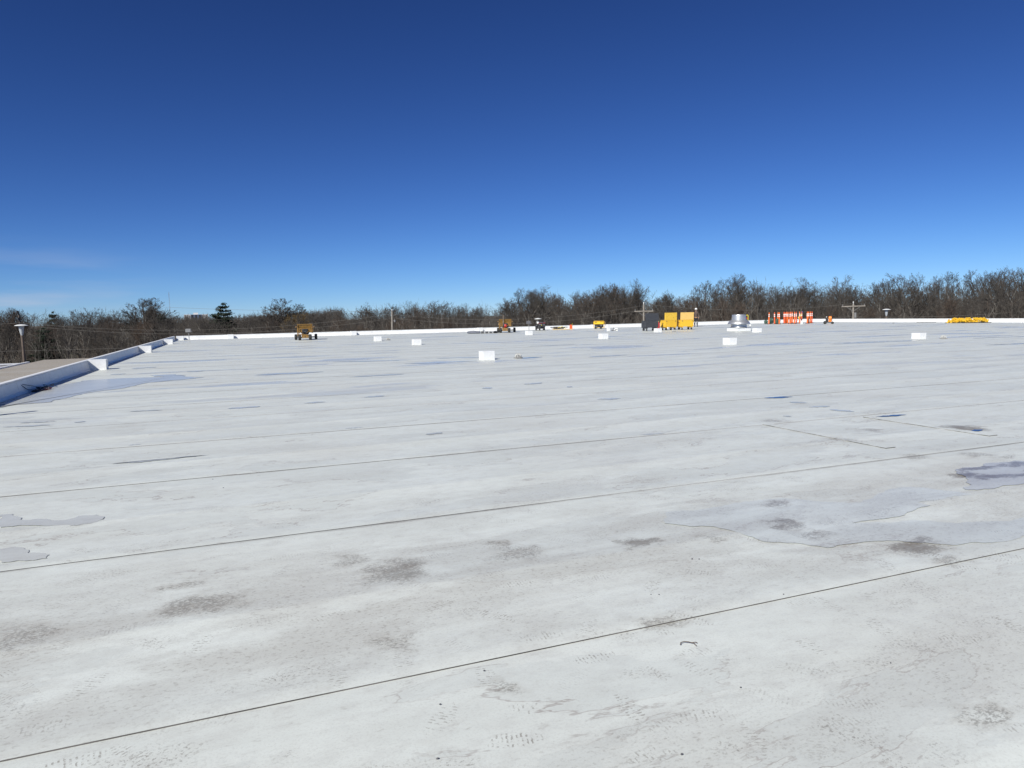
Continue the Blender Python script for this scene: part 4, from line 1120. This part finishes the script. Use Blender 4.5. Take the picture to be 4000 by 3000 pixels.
def make_tree_meshes(seed, H=12.0, crown_w=4.6, trunk_f=0.28, leaders=4, twig_mat=None, bark_mat=None, upright=0.5, droop=0.0, twig_r=0.0125, dens=1.08, fan=False, cz_f=0.62, rz_f=0.40):
    r = random.Random(seed)
    T, K = Segs(), Segs()
    cz = H * cz_f
    def inside(p):
        return ((p.x / crown_w) ** 2 + (p.y / crown_w) ** 2 + ((p.z - cz) / (H * rz_f)) ** 2)
    def grow(p, d, ln, rad, lev):
        ns = (4, 4, 3, 3, 2, 1)[lev]
        pts, rads = [p.copy()], [rad]
        q, dd = p.copy(), d.copy()
        for i in range(ns):
            jit = (0.05, 0.12, 0.15, 0.16, 0.14, 0.1)[lev]
            dd = dd + Vector((r.gauss(0, jit), r.gauss(0, jit), r.gauss(0, jit) * 0.7 + (upright * 0.16 if lev < 4 else -droop)))
            dd.normalize()
            q = q + dd * (ln / ns)
            pts.append(q.copy()); rads.append(rad * (1 - 0.62 * (i + 1) / ns))
        sides = (8, 6, 4, 3, 3, 3)[lev]
        (T if lev <= 1 else K).limb(pts, [max(x, twig_r * 0.45) for x in rads], sides)
        if lev == 5: return
        cnt = (0, 6, 6, 5, 8, 0)[lev]
        if lev == 0: return pts, rads
        cnt = max(2, int(round(cnt * dens + r.uniform(-1, 1))))
        for c in range(cnt):
            u = r.uniform(0.28, 1.0) if c else 1.0
            f = u * (len(pts) - 1); i = min(int(f), len(pts) - 2); w = f - i
            bp = pts[i].lerp(pts[i + 1], w)
            bd = (pts[i + 1] - pts[i]).normalized()
            ax = bd.cross(Vector((r.gauss(0, 1), r.gauss(0, 1), r.gauss(0, 1)))).normalized()
            ang = r.uniform(0.3, 0.95) if c else r.uniform(0.05, 0.35)
            nd = (bd * math.cos(ang) + ax * math.sin(ang)).normalized()
            nl = ln * (r.uniform(0.42, 0.68) if lev < 3 else r.uniform(0.34, 0.54)) * (1.12 - 0.35 * u)
            v_ = inside(bp + nd * nl)
            if v_ > 1.0: nl *= (0.55 if v_ < 1.25 else 0.35)
            nr = max(rads[min(i + 1, len(rads) - 1)] * 0.62, twig_r * (0.8 if lev >= 4 else 1))
            grow(bp, nd, nl, nr, lev + 1)
    th = H * trunk_f
    pts, rads = grow(Vector((0, 0, -0.3)), Vector((r.gauss(0, .05), r.gauss(0, .05), 1)), th + 0.3, H * 0.02, 0)
    top = pts[-1]
    a0 = r.uniform(0, 6.28)
    for k in range(leaders):
        a = a0 + 6.28 * k / leaders + r.uniform(-.3, .3)
        tilt = r.uniform(0.2, 0.75) * (1.15 - 0.5 * upright) if k else 0.08
        d = Vector((math.cos(a) * math.sin(tilt), math.sin(a) * math.sin(tilt), math.cos(tilt)))
        L = (H - th) * r.uniform(0.56, 0.74)
        o_ = top
        if fan:
            tilt = 1.25 * math.sqrt((k + 0.4) / leaders) * r.uniform(0.85, 1.1)
            a = a0 + 2.4 * k
            d = Vector((math.cos(a) * math.sin(tilt), math.sin(a) * math.sin(tilt), math.cos(tilt)))
            L = (H - th) * 0.62 * (1.05 - 0.12 * math.sin(tilt)) * r.uniform(.92, 1.06)
            o_ = pts[-1].lerp(pts[len(pts) // 2], 0.6 * k / leaders)
        grow(o_, d, L, H * (0.011 if fan else 0.0135), 1)
    for k in range(3):        # side limbs lower on the trunk
        a = r.uniform(0, 6.28); z = r.uniform(.55, .95)
        i = min(int(z * (len(pts) - 1)), len(pts) - 2)
        d = Vector((math.cos(a), math.sin(a), r.uniform(0.35, 0.9))).normalized()
        grow(pts[i], d, (H - th) * r.uniform(0.35, 0.5), H * 0.008, 1)
    zmax = max(v[2] for v in K.v)
    return T.mesh('trunk', bark_mat or BARK), K.mesh('crown', twig_mat or TWIG), zmax

KINDS = {}
def kind(name, seeds, **kw):
    KINDS[name] = [make_tree_meshes(s, **kw) for s in seeds]
kind('broad', (1, 2, 3, 4, 5), leaders=8, crown_w=6.0, upright=0.4, trunk_f=0.3, fan=True)
kind('tall', (11, 12, 13, 14), leaders=4, crown_w=3.8, upright=0.8, trunk_f=0.32)
kind('slim', (21, 22, 23), leaders=3, crown_w=2.4, upright=1.0, trunk_f=0.35, dens=0.9)
kind('pale', (31, 32), leaders=3, crown_w=2.8, upright=0.9, trunk_f=0.3, bark_mat=PALE, dens=0.85)
kind('dome', (41, 42), leaders=21, crown_w=5.2, upright=0.12, trunk_f=0.5, dens=1.0, fan=True, twig_r=0.019, cz_f=0.66, rz_f=0.34)
kind('willow', (51,), leaders=11, crown_w=6.2, upright=0.2, trunk_f=0.25, twig_mat=WILLOW, droop=0.1, fan=True, twig_r=0.02)
kind('russet', (61, 62), leaders=5, crown_w=3.8, upright=0.5, trunk_f=0.25, twig_mat=RUSSET)

def pine_meshes(seed, H=14.0, w=3.9, layers=12, lo=0.2, gaps=0.12):
    r = random.Random(seed)
    T = Segs()
    T.limb([Vector((0, 0, -.3)), Vector((.05, 0, H * .5)), Vector((0, .05, H * .97))], [H * .018, H * .011, .03], 7)
    v, f = [], []
    for l in range(layers):
        u = l / (layers - 1)
        z = H * (lo + (0.98 - lo) * u)
        R_ = w * (1 - u) ** 0.62 * r.uniform(.7, 1.2) + 0.3
        nb = r.randint(5, 7)
        for b in range(nb):
            if r.random() < gaps: continue
            a = 6.28 * b / nb + r.uniform(-.3, .3)
            L = R_ * r.uniform(.5, 1.2)
            z = H * (lo + (0.98 - lo) * u) + r.gauss(0, .38) * (1 - u)
            rise = L * r.uniform(.0, .45)
            tip = Vector((math.cos(a) * L, math.sin(a) * L, z + rise))
            T.limb([Vector((0, 0, z)), Vector((math.cos(a) * L * .55, math.sin(a) * L * .55, z + rise * .3)), tip], [.06, .04, .01], 3)
            for c in range(int(30 * L)):
                q = r.uniform(.25, 1.05)
                p = Vector((math.cos(a) * L * q, math.sin(a) * L * q, z + rise * q ** 1.6)) + Vector((r.gauss(0, .2 + .12 * q), r.gauss(0, .2 + .12 * q), r.gauss(.06, .12)))
                for n_ in range(6):
                    d = Vector((r.gauss(0, 1), r.gauss(0, 1), r.gauss(.5, .7))).normalized() * r.uniform(.25, .5)
                    s = d.cross(Vector((r.gauss(0, 1), r.gauss(0, 1), r.gauss(0, 1)))).normalized() * .06
                    s2 = d.cross(s).normalized() * .06
                    o = len(v)
                    v += [tuple(p + s), tuple(p - s * .5 + s2), tuple(p - s * .5 - s2), tuple(p + d)]
                    f += [(o, o + 1, o + 3), (o + 1, o + 2, o + 3), (o + 2, o, o + 3)]
    me = bpy.data.meshes.new('foliage'); me.from_pydata(v, [], f)
    me.materials.append(PINE)
    return T.mesh('trunk', BARK), me, H
PINE = paint('pine_needles', (0.018, 0.032, 0.016), 0.7, var=0.4, scale=1.2)
KINDS['pine'] = [pine_meshes(71), pine_meshes(72, 13, 3.6, 11, .1, .05)]

# height of the wood's skyline above eye level, by compass bearing
def az_of(px): return 21.66 + math.degrees(math.atan((px - 2000) / 2800.0))
PXPROF = [(-300,1200),(0,1207),(60,1198),(150,1204),(217,1222),(260,1205),(343,1197),(440,1202),(520,1198),(580,1196),(640,1212),(660,1238),(740,1238),(840,1236),(940,1236),(1060,1226),(1160,1222),(1250,1215),(1330,1205),(1400,1208),(1436,1180),(1460,1196),(1500,1182),(1588,1176),(1646,1166),(1725,1170),(1798,1176),(1888,1172),(1928,1194),(1979,1174),(2015,1150),(2069,1128),(2123,1116),(2160,1120),(2186,1134),(2211,1174),(2233,1162),(2306,1128),(2347,1108),(2411,1092),(2464,1104),(2496,1110),(2514,1118),(2524,1152),(2563,1152),(2603,1136),(2644,1152),(2685,1147),(2712,1158),(2739,1100),(2793,1090),(2861,1070),(2942,1069),(2994,1072),(3021,1090),(3097,1078),(3143,1088),(3197,1099),(3265,1078),(3306,1075),(3341,1104),(3373,1107),(3458,1082),(3537,1066),(3585,1073),(3680,1055),(3743,1070),(3838,1048),(3952,1041),(4000,1055),(4300,1040)]
PROF_AZ = [az_of(p) for p, q in PXPROF]
PROF_T = [((1229 - 0.0204 * (p - 2000)) - q) / math.hypot(2800, p - 2000) for p, q in PXPROF]
def skyline(az): return float(np.interp(az, PROF_AZ, PROF_T))
def near_edge(az): return float(np.interp(az, [-25, -5, 8, 20, 32, 45, 60, 70], [150, 150, 150, 140, 128, 118, 112, 112]))

def plant(kd, az, dist, top_tan, label, group, name='bare_tree', var=None, wide=1.0, rng=random):
    a = R(az)
    x, y = dist * math.sin(a), dist * math.cos(a)
    z = zg(x, y)
    h = max(EYE + top_tan * dist - z, 3.0)
    tm, cmesh, zm = KINDS[kd][var if var is not None else rng.randrange(len(KINDS[kd]))]
    s = h / zm
    t = thing(name, label, 'tree', (x, y, z), rng.uniform(0, 6.28), group)
    ws = wide * max(0.75, min(1.3, 1.0 / s ** 0.35))
    t.scale = (s * ws, s * ws, s)
    for nm, me in (('trunk', tm), ('crown', cmesh)):
        o = bpy.data.objects.new(nm, me); C.objects.link(o); o.parent = t
    return t
def px_tan(px, y): return ((1229 - 0.0204 * (px - 2000)) - y) / math.hypot(2800, px - 2000)
# trees that stand out
special = [('dome', 570, 1162, 215, 'broad round-crowned bare tree rising above the wood on the left', 0, 1.35),
 ('dome', 1118, 1164, 235, 'lone round domed bare tree above the wood behind the left yellow machine', 1, 1.5),
 ('willow', 1180, 1212, 225, 'yellow-brown bare willow just right of the lone domed tree', 0, 1.0),
 ('pale', 1434, 1173, 205, 'slim bare tree poking above the wood left of the grey utility pole', 0, .8),
 ('broad', 343, 1197, 220, 'wide bare tree in the left wood between the lamp post and the domed tree', 1, 1.2),
 ('tall', 80, 1199, 205, 'bare tree directly behind the left lamp post', 0, 1.1),
 ('tall', 2069, 1122, 150, 'tall bare tree above the second yellow machine', 1, 1.15), ('tall', 2130, 1113, 152, 'tall bare vase-shaped tree above the black cart', 2, 1.2),
 ('broad', 2306, 1124, 146, 'bare round tree left of the tallest one above the yellow generator', 2, 1.0), ('broad', 2415, 1090, 148, 'tall broad bare tree right above the yellow generator', 3, 1.1), ('tall', 2495, 1108, 150, 'bare tree directly behind the dark crossarm utility pole', 3, .9),
 ('russet', 2675, 1145, 150, 'russet-tinged bare tree above the yellow job boxes', 0, 1.1), ('slim', 2610, 1129, 165, 'thin bare tree above the left yellow job box', 1, .9),
 ('tall', 2750, 1095, 140, 'dark straight-trunked bare tree above the man in the hard hat', 0, .9),
 ('broad', 2860, 1068, 140, 'tall bare tree above the silver exhaust fan', 4, 1.0), ('broad', 3300, 1073, 138, 'fan-shaped bare tree above the small orange machine', 0, .95),
 ('broad', 3545, 1064, 132, 'broad bare tree right of the right-hand lamp post', 2, 1.1), ('broad', 3955, 1040, 126, 'tallest bare tree at the far right edge', 3, 1.1)]
prng = random.Random(77)
for kd, px, y, dist, lab, var, wide in special:
    plant(kd, az_of(px), dist, px_tan(px, y), lab, None, {'willow': 'willow_tree'}.get(kd, 'bare_tree'), var, wide, prng)
def pine(px, y, dist, lab, var, wide=1.0):
    t = plant('pine', az_of(px), dist, px_tan(px, y), lab, None, 'pine_tree', var, wide, prng)
    return t
pine(885, 1186, 230, 'dark green pine with layered branches standing above the wood on the left', 0, 1.25)
pine(182, 1280, 155, 'dark green evergreen low in the wood beside the left lamp post', 1, 1.0)
pine(222, 1219, 235, 'small dark evergreen tip on the left skyline', 1, .6)
pine(640, 1232, 240, 'dark evergreen at the right foot of the big left domed tree', 1, 1.1)

# the wood itself: rows of individual trees, taller towards the back
LANDMARK = [(150, 'by the left lamp post'), (450, 'beyond the gravel roof'), (700, 'round the big domed tree'), (850, 'by the distant apartment block'), (1050, 'right of the layered pine'), (1300, 'behind the left yellow machine'), (1500, 'left of the grey utility pole'), (1750, 'right of the grey utility pole'),
 (1950, 'above the grey covered roll'), (2060, 'above the second yellow machine'), (2180, 'above the black cart'), (2290, 'above the fuel can'), (2480, 'above the yellow generator'), (2600, 'above the black job box'), (2720, 'above the yellow job boxes'), (2830, 'right of the man'), (2960, 'above the silver fan'),
 (3080, 'above the leftmost orange posts'), (3190, 'above the rightmost orange posts'), (3300, 'above the small orange machine'), (3420, 'by the wooden crossarm pole'), (3560, 'behind the right lamp post'), (3700, 'left of the yellow pile'), (3850, 'above the yellow pile'), (99999, 'at the far right edge')]
ADJ = {'broad': 'broad-crowned', 'tall': 'tall vase-shaped', 'slim': 'slender', 'pale': 'pale-barked', 'russet': 'russet-twigged', 'dome': 'round-topped'}
ROWN = ('low front', 'front', 'middle', 'skyline')
def tree_label(kd, ri, a):
    px = 2000 + 2800 * math.tan(R(a - 21.66))
    return '%s bare tree, %s row of wood, %s' % (ADJ[kd], ROWN[ri], next(n for p, n in LANDMARK if px < p))
rows = [(0, 0.30, 0.62, 2.3, 0.0), (16, 0.5, 0.84, 2.0, 0.9), (34, 0.72, 0.97, 1.9, 0.3), (56, 0.93, 1.03, 1.75, 1.2)]
GR = {'left': 'bare trees in the left wood', 'mid': 'bare trees in the middle of the wood', 'right': 'bare trees in the tall right-hand wood'}
for ri, (off, f0, f1, stp, ph) in enumerate(rows):
    az = -19 + ph
    while az < 63:
        a = az + prng.uniform(-.5, .5) * stp
        d = near_edge(a) + off + prng.uniform(-6, 6)
        lift = 0.0
        tt = skyline(a)
        base_t = -0.022                           # heights measured from a little below eye level
        top = base_t + (tt - base_t) * prng.uniform(f0, f1)
        rg = 'left' if a < 12 else ('mid' if a < 38 else 'right')
        if ri == 3: kd = prng.choice(['broad', 'tall', 'broad', 'broad'] if a < 22 else ['broad', 'tall', 'tall', 'broad', 'tall'])
        elif ri == 2: kd = prng.choice(['broad', 'tall', 'broad', 'russet', 'tall'])
        else: kd = prng.choice(['slim', 'pale', 'tall', 'slim', 'russet', 'broad'])
        if a > 38 and kd in ('slim', 'pale') and ri > 1: kd = 'tall'
        plant(kd, a, d, top, tree_label(kd, ri, a), GR[rg], 'bare_tree', None, 1.0, prng)
        az += stp

by_label = {}
for o in C.objects:
    if o.name.startswith('bare_tree') and o.parent is None and 'row of wood' in o['label']: by_label.setdefault(o['label'], []).append(o)
for lab, os_ in by_label.items():
    if len(os_) > 1:
        os_.sort(key=lambda o: math.atan2(o.location.x, o.location.y))
        nm = ['left-hand', 'right-hand'] if len(os_) == 2 else ['leftmost', 'second-from-left', 'third-from-left', 'fourth-from-left', 'fifth-from-left', 'sixth-from-left', 'seventh-from-left']
        for o, w in zip(os_, nm): o['label'] = w + ' ' + lab

# thicket: saplings and brush nobody could count
def thicket(name, n, lo_off, hi_off, hmax, seed, mat, az0=-22, az1=66, frac=(0.1, 0.5), stem_r=0.02, per=7):
    r = np.random.default_rng(seed)
    az = r.uniform(az0, az1, n)
    ne = np.interp(az, [-25, -5, 8, 20, 32, 45, 60, 70], [150, 150, 150, 140, 128, 118, 112, 112])
    d = ne + r.uniform(lo_off, hi_off, n)
    a = np.radians(az)
    x, y = d * np.sin(a), d * np.cos(a)
    z = np.array([zg(p, q) for p, q in zip(x, y)])
    tt = np.interp(az, PROF_AZ, PROF_T)
    top = -0.022 + (tt + 0.022) * r.uniform(frac[0], frac[1], n)
    h = np.clip(EYE + top * d - z, 1.5, hmax)
    V, Fc = [], []
    base = np.stack([x, y, z], 1)
    lean = r.normal(0, 0.12, (n, 2))
    P0, P1, RR = [], [], []
    tip = base + np.stack([lean[:, 0] * h, lean[:, 1] * h, h], 1)
    P0.append(base); P1.append(tip); RR.append(np.full(n, stem_r * 1.6))
    for k in range(per):
        u = r.uniform(0.25, 0.95, n)[:, None]
        p = base + (tip - base) * u
        w = r.uniform(0, 6.28, n)
        L = (h * r.uniform(0.14, 0.36, n) * (1.15 - u[:, 0] * 0.5))
        el = r.uniform(0.25, 1.25, n)
        q = p + np.stack([np.cos(w) * np.cos(el) * L, np.sin(w) * np.cos(el) * L, np.sin(el) * L], 1)
        P0.append(p); P1.append(q); RR.append(np.full(n, stem_r))
        for j in range(2):
            u2 = r.uniform(0.3, 0.9, n)[:, None]
            p2 = p + (q - p) * u2
            w2 = w + r.normal(0, 0.9, n); e2 = el + r.normal(0.1, 0.4, n); L2 = L * r.uniform(0.35, 0.6, n)
            q2 = p2 + np.stack([np.cos(w2) * np.cos(e2) * L2, np.sin(w2) * np.cos(e2) * L2, np.sin(e2) * L2], 1)
            P0.append(p2); P1.append(q2); RR.append(np.full(n, stem_r * .7))
    P0 = np.concatenate(P0); P1 = np.concatenate(P1); RR = np.concatenate(RR)[:, None]
    D = P1 - P0; D /= np.linalg.norm(D, axis=1, keepdims=True)
    S = np.cross(D, np.array([0.4, 0.7, 0.1])); S /= np.linalg.norm(S, axis=1, keepdims=True)
    Tt = np.cross(D, S)
    m_ = len(P0)
    verts = np.empty((m_, 4, 3))
    for k in range(3):
        c, s = math.cos(2.094 * k), math.sin(2.094 * k)
        verts[:, k] = P0 + (S * c + Tt * s) * RR
    verts[:, 3] = P1
    idx = np.arange(m_)[:, None] * 4
    tri = np.concatenate([idx + np.array([[0, 1, 3]]), idx + np.array([[1, 2, 3]]), idx + np.array([[2, 0, 3]])])
    me = bpy.data.meshes.new(name)
    me.vertices.add(m_ * 4); me.vertices.foreach_set('co', verts.reshape(-1))
    me.loops.add(len(tri) * 3); me.loops.foreach_set('vertex_index', tri.reshape(-1).astype(np.int32))
    me.polygons.add(len(tri)); me.polygons.foreach_set('loop_start', np.arange(0, len(tri) * 3, 3, dtype=np.int32))
    me.update(calc_edges=True)
    me.materials.append(mat)
    o = bpy.data.objects.new(name, me); C.objects.link(o)
    return tag(o, kind='stuff')
thicket('brush_thicket', 2600, -8, 45, 9, 1, TWIG, frac=(0.05, 0.6))
thicket('russet_thicket', 420, -8, 35, 7, 2, RUSSET, frac=(0.0, 0.45))
thicket('pale_saplings', 450, -6, 40, 9, 3, PALE, frac=(0.1, 0.6), per=5, stem_r=0.024)
thicket('distant_wood', 3000, 75, 170, 18, 4, TWIG, az1=36, frac=(0.5, 0.86), stem_r=0.04, per=11)
thicket('far_low_wood', 1700, 150, 210, 18, 6, TWIG, az0=-5, az1=8.5, frac=(0.8, 1.0), stem_r=0.06, per=11)
thicket('wood_behind', 3200, 60, 120, 18, 5, TWIG, az0=24, frac=(0.35, 0.8), stem_r=0.05, per=9)

# ------------------------------------------------------------------ utility poles, wires, lamp posts
def utility_pole(label, x, y, top, lean, arm=None, brown=False, trans=False):
    z = zg(x, y)
    t = thing('utility_pole', label, 'utility pole', (x, y, z), 0, 'utility poles beyond the roof')
    t.rotation_euler = (0, lean, R(0))
    h = top - z
    m = MB(); m.tube((0, 0, -.3), (0, 0, h), .17, .12, n=12); m.build('pole', M['pole_brown'] if brown else M['pole_wood'], t, smooth=True)
    m = MB(); m.tube((0, 0, h), (0, 0, h + .18), .03, n=8); m.lathe([(.0, .0), (.06, .0), (.07, .1), (.04, .2), (.0, .22)], 10, c=(0, 0, h + .15)); m.build('insulator', M['hat'] if not brown else M['dark_grey'], t)
    if arm:
        az_, L = arm
        m = MB()
        MM = Matrix.Translation((0, 0, h - (0.9 if not trans else .3))) @ Matrix.Rotation(az_, 4, 'Z')
        m.box(-L / 2, L / 2, -.19, -.1, -.07, .07, M=MM)
        a = m.build('crossarm', M['pole_wood'], t)
        for sx in (-.46, .46):
            k = MB(); k.tube(MM @ Vector((sx * L, -.14, .07)), MM @ Vector((sx * L, -.14, .3)), .045, n=8); k.build('insulator', M['grey'], a)
        k = MB(); k.tube(MM @ Vector((-L * .3, -.13, -.07)), MM @ Vector((0, -.13, -.7)), .025, n=6); k.tube(MM @ Vector((L * .3, -.13, -.07)), MM @ Vector((0, -.13, -.7)), .025, n=6); k.build('brace', M['grey'], t)
    if trans:
        m = MB(); m.tube((.28, -.1, h - 1.9), (.28, -.1, h - 1.2), .17, n=14); m.build('transformer', M['grey'], t, smooth=True)
    return t
utility_pole('dark utility pole with equipment rising behind the left lamp post', -26.3, 119.0, 3.1, R(-2.2), None, True)
pl = [o for o in C.objects if o.name.startswith('utility_pole')][0]
mm = MB()
hh = 3.1 - zg(-26.3, 119.0)
for j in range(6): mm.tube((.12 * math.sin(j * 2.2), -.12, hh - 1.5 + .33 * j), (.12 * math.sin(j * 2.2 + 1), -.15, hh - 1.2 + .33 * j), .13, .1, n=8)
mm.build('cable_equipment', M['black'], pl)
utility_pole('pale grey utility pole with lamp bracket, standing left of the roof centre', 21.6, 99.6, 2.35, R(1.2))
pm = [o for o in C.objects if o.name.startswith('utility_pole') and o.parent is None][1]
hh = 2.35 - zg(21.6, 99.6)
m = MB(); m.tube((.1, 0, hh - .55), (.55, -.1, hh - .45), .03, n=6); m.tube((.1, 0, hh - 1.25), (.5, -.1, hh - 1.25), .03, n=6); m.tube((.35, -.1, hh - 1.45), (.35, -.1, hh - 1.1), .12, n=10); m.build('lamp_bracket', M['grey'], pm)
utility_pole('grey utility pole with crossarm behind the black job box', 54.4, 86.6, 2.6, 0.0, (R(-25), 2.6), False)
utility_pole('wooden utility pole with wide crossarm right of the orange posts', 81.6, 75.7, 2.1, R(-1), (R(-38), 3.0), False, True)

def wire(label, p, q, sag, r=0.018):
    r *= 0.72
    m = MB()
    p, q = Vector(p), Vector(q)
    pts = [p.lerp(q, u) - Vector((0, 0, sag * 4 * u * (1 - u))) for u in np.linspace(0, 1, 17)]
    m.path(pts, r, 5)
    return tag(m.build('overhead_wire', M['wire']), label, 'overhead wire', 'overhead wires along the wood')
PL, PMid, PR1, PR2 = (-26.9, 118.9), (21.6, 99.6), (54.4, 86.6), (81.6, 75.7)
wire('upper of the wires from the left pole to the middle pole', (*PL, 1.9), (*PMid, 2.0), 1.6)
wire('second wire from the left pole to the middle pole, just under the upper', (*PL, 1.6), (*PMid, 1.4), 1.7)
wire('low wire crossing the left wood just above the parapet line', (-60, 124, -1.5), (*PMid, -1.3), .5, .02)
wire('wire leaving the frame at the left from the dark pole', (-75, 138, 2.2), (*PL, 1.8), .4)
wire('high wire against the sky left of the domed tree', (-14, 150, 4.6), (*PMid, 2.4), .3, .022)
wire('upper wire from the middle pole to the crossarm pole', (*PMid, 2.0), (*PR1, 2.5), 1.3)
wire('lower wire from the middle pole to the crossarm pole', (*PMid, 1.5), (53.3, 87.1, 1.75), 1.3, .02)
wire('upper wire from the crossarm pole to the wooden pole on the right', (*PR1, 2.7), (*PR2, 2.2), .9)
wire('lower wire from the crossarm pole to the wooden pole on the right', (55.4, 86.1, .6), (*PR2, .4), .5)
wire('upper of the slack wires running right from the wooden pole', (*PR2, .3), (112, 55, 2.4), .9, .022)
wire('lower of the slack wires running right from the wooden pole', (*PR2, .1), (112, 50, 1.0), 1.3, .018)

def lamp_post(label, x, y, top):
    z = zg(x, y)
    t = thing('lamp_post', label, 'lamp post', (x, y, z), 0, 'lamp posts with disc hoods')
    h = top - z
    m = MB(); m.tube((0, 0, -.2), (0, 0, h - .85), .11, .085, n=12); m.build('pole', M['pole_brown'], t, smooth=True)
    m = MB(); m.lathe([(.07, h - .86), (.09, h - .8), (.14, h - .62), (.19, h - .2), (.2, h - .12), (.0, h - .1)], 20); m.build('lantern', paint('frosted_globe', (0.45, 0.48, 0.5), 0.3), t, smooth=True)
    m = MB(); m.lathe([(.44, h - .115), (.45, h - .10), (.42, h - .07), (.25, h - .02), (.08, h), (.0, h + .005)], 28); m.build('hood', M['hat'], t, smooth=True)
    return t
lamp_post('lamp post with white disc hood beyond the lower roof at the left', -14.6, 65.6, 1.62)
lamp_post('lamp post with white disc hood behind the right parapet', 71.8, 61.9, 1.38)

# ------------------------------------------------------------------ far apartment block and radio mast
bx, by = -0.7, 1000.0
a = az_of(778)
bx, by = 1000 * math.sin(R(a)), 1000 * math.cos(R(a))
ap = thing('apartment_building', 'distant white and blue-grey apartment block rising over the left wood', 'building', (bx, by, -7.2), -R(a))
W_ = paint('pale_concrete', (0.62, 0.62, 0.62), 0.8); Bg = paint('blue_grey_panel', (0.10, 0.13, 0.2), 0.5)
m = MB(); m.box(-14, 14, 0, 14, 0, 17.2); m.build('wall', W_, ap)
m = MB(); m.box(-6.5, 6.5, -.6, -.05, 0, 17.0); m.build('centre_panel', Bg, ap)
m = MB(); m.box(-3, 2.5, 2, 8, 17.21, 19.4); m.build('penthouse', W_, ap)
for x in (-12.4, -10.3, -8.2, 8.3, 10.4, 12.5):
    m = MB(); m.box(x - .5, x + .5, -.12, -.02, 3, 16.6); m.build('window_band', M['glass'], ap)
for x in (-4.3, 0.0, 4.3):
    m = MB(); m.box(x - 1.1, x + 1.1, -.75, -.61, 3, 16.4); m.build('window_band', M['glass'], ap)
a = az_of(678)
t = thing('radio_mast', 'thin distant lattice radio mast above the left wood', 'radio mast', (1300 * math.sin(R(a)), 1300 * math.cos(R(a)), -9))
m = MB()
for k in range(3):
    w = 2.094 * k
    m.tube((.75 * math.cos(w), .75 * math.sin(w), 0), (.5 * math.cos(w), .5 * math.sin(w), 58), .13, .1, n=4)
m.tube((0, 0, 52), (0, 0, 59.5), .14, .06, n=5)
m.build('legs', paint('mast_grey', (0.30, 0.31, 0.34), 0.6), t)
m = MB()
for j in range(38):
    z0, z1 = j * 1.5, j * 1.5 + 1.5
    for k in range(3):
        w, w2 = 2.094 * k, 2.094 * (k + 1)
        r1 = .75 - .25 * z0 / 58
        m.tube((r1 * math.cos(w), r1 * math.sin(w), z0), (r1 * math.cos(w2), r1 * math.sin(w2), z1), .06, n=3, cap=False)
m.build('lattice', paint('mast_grey', (0.30, 0.31, 0.34), 0.6), t)
print('objects', len(C.objects))
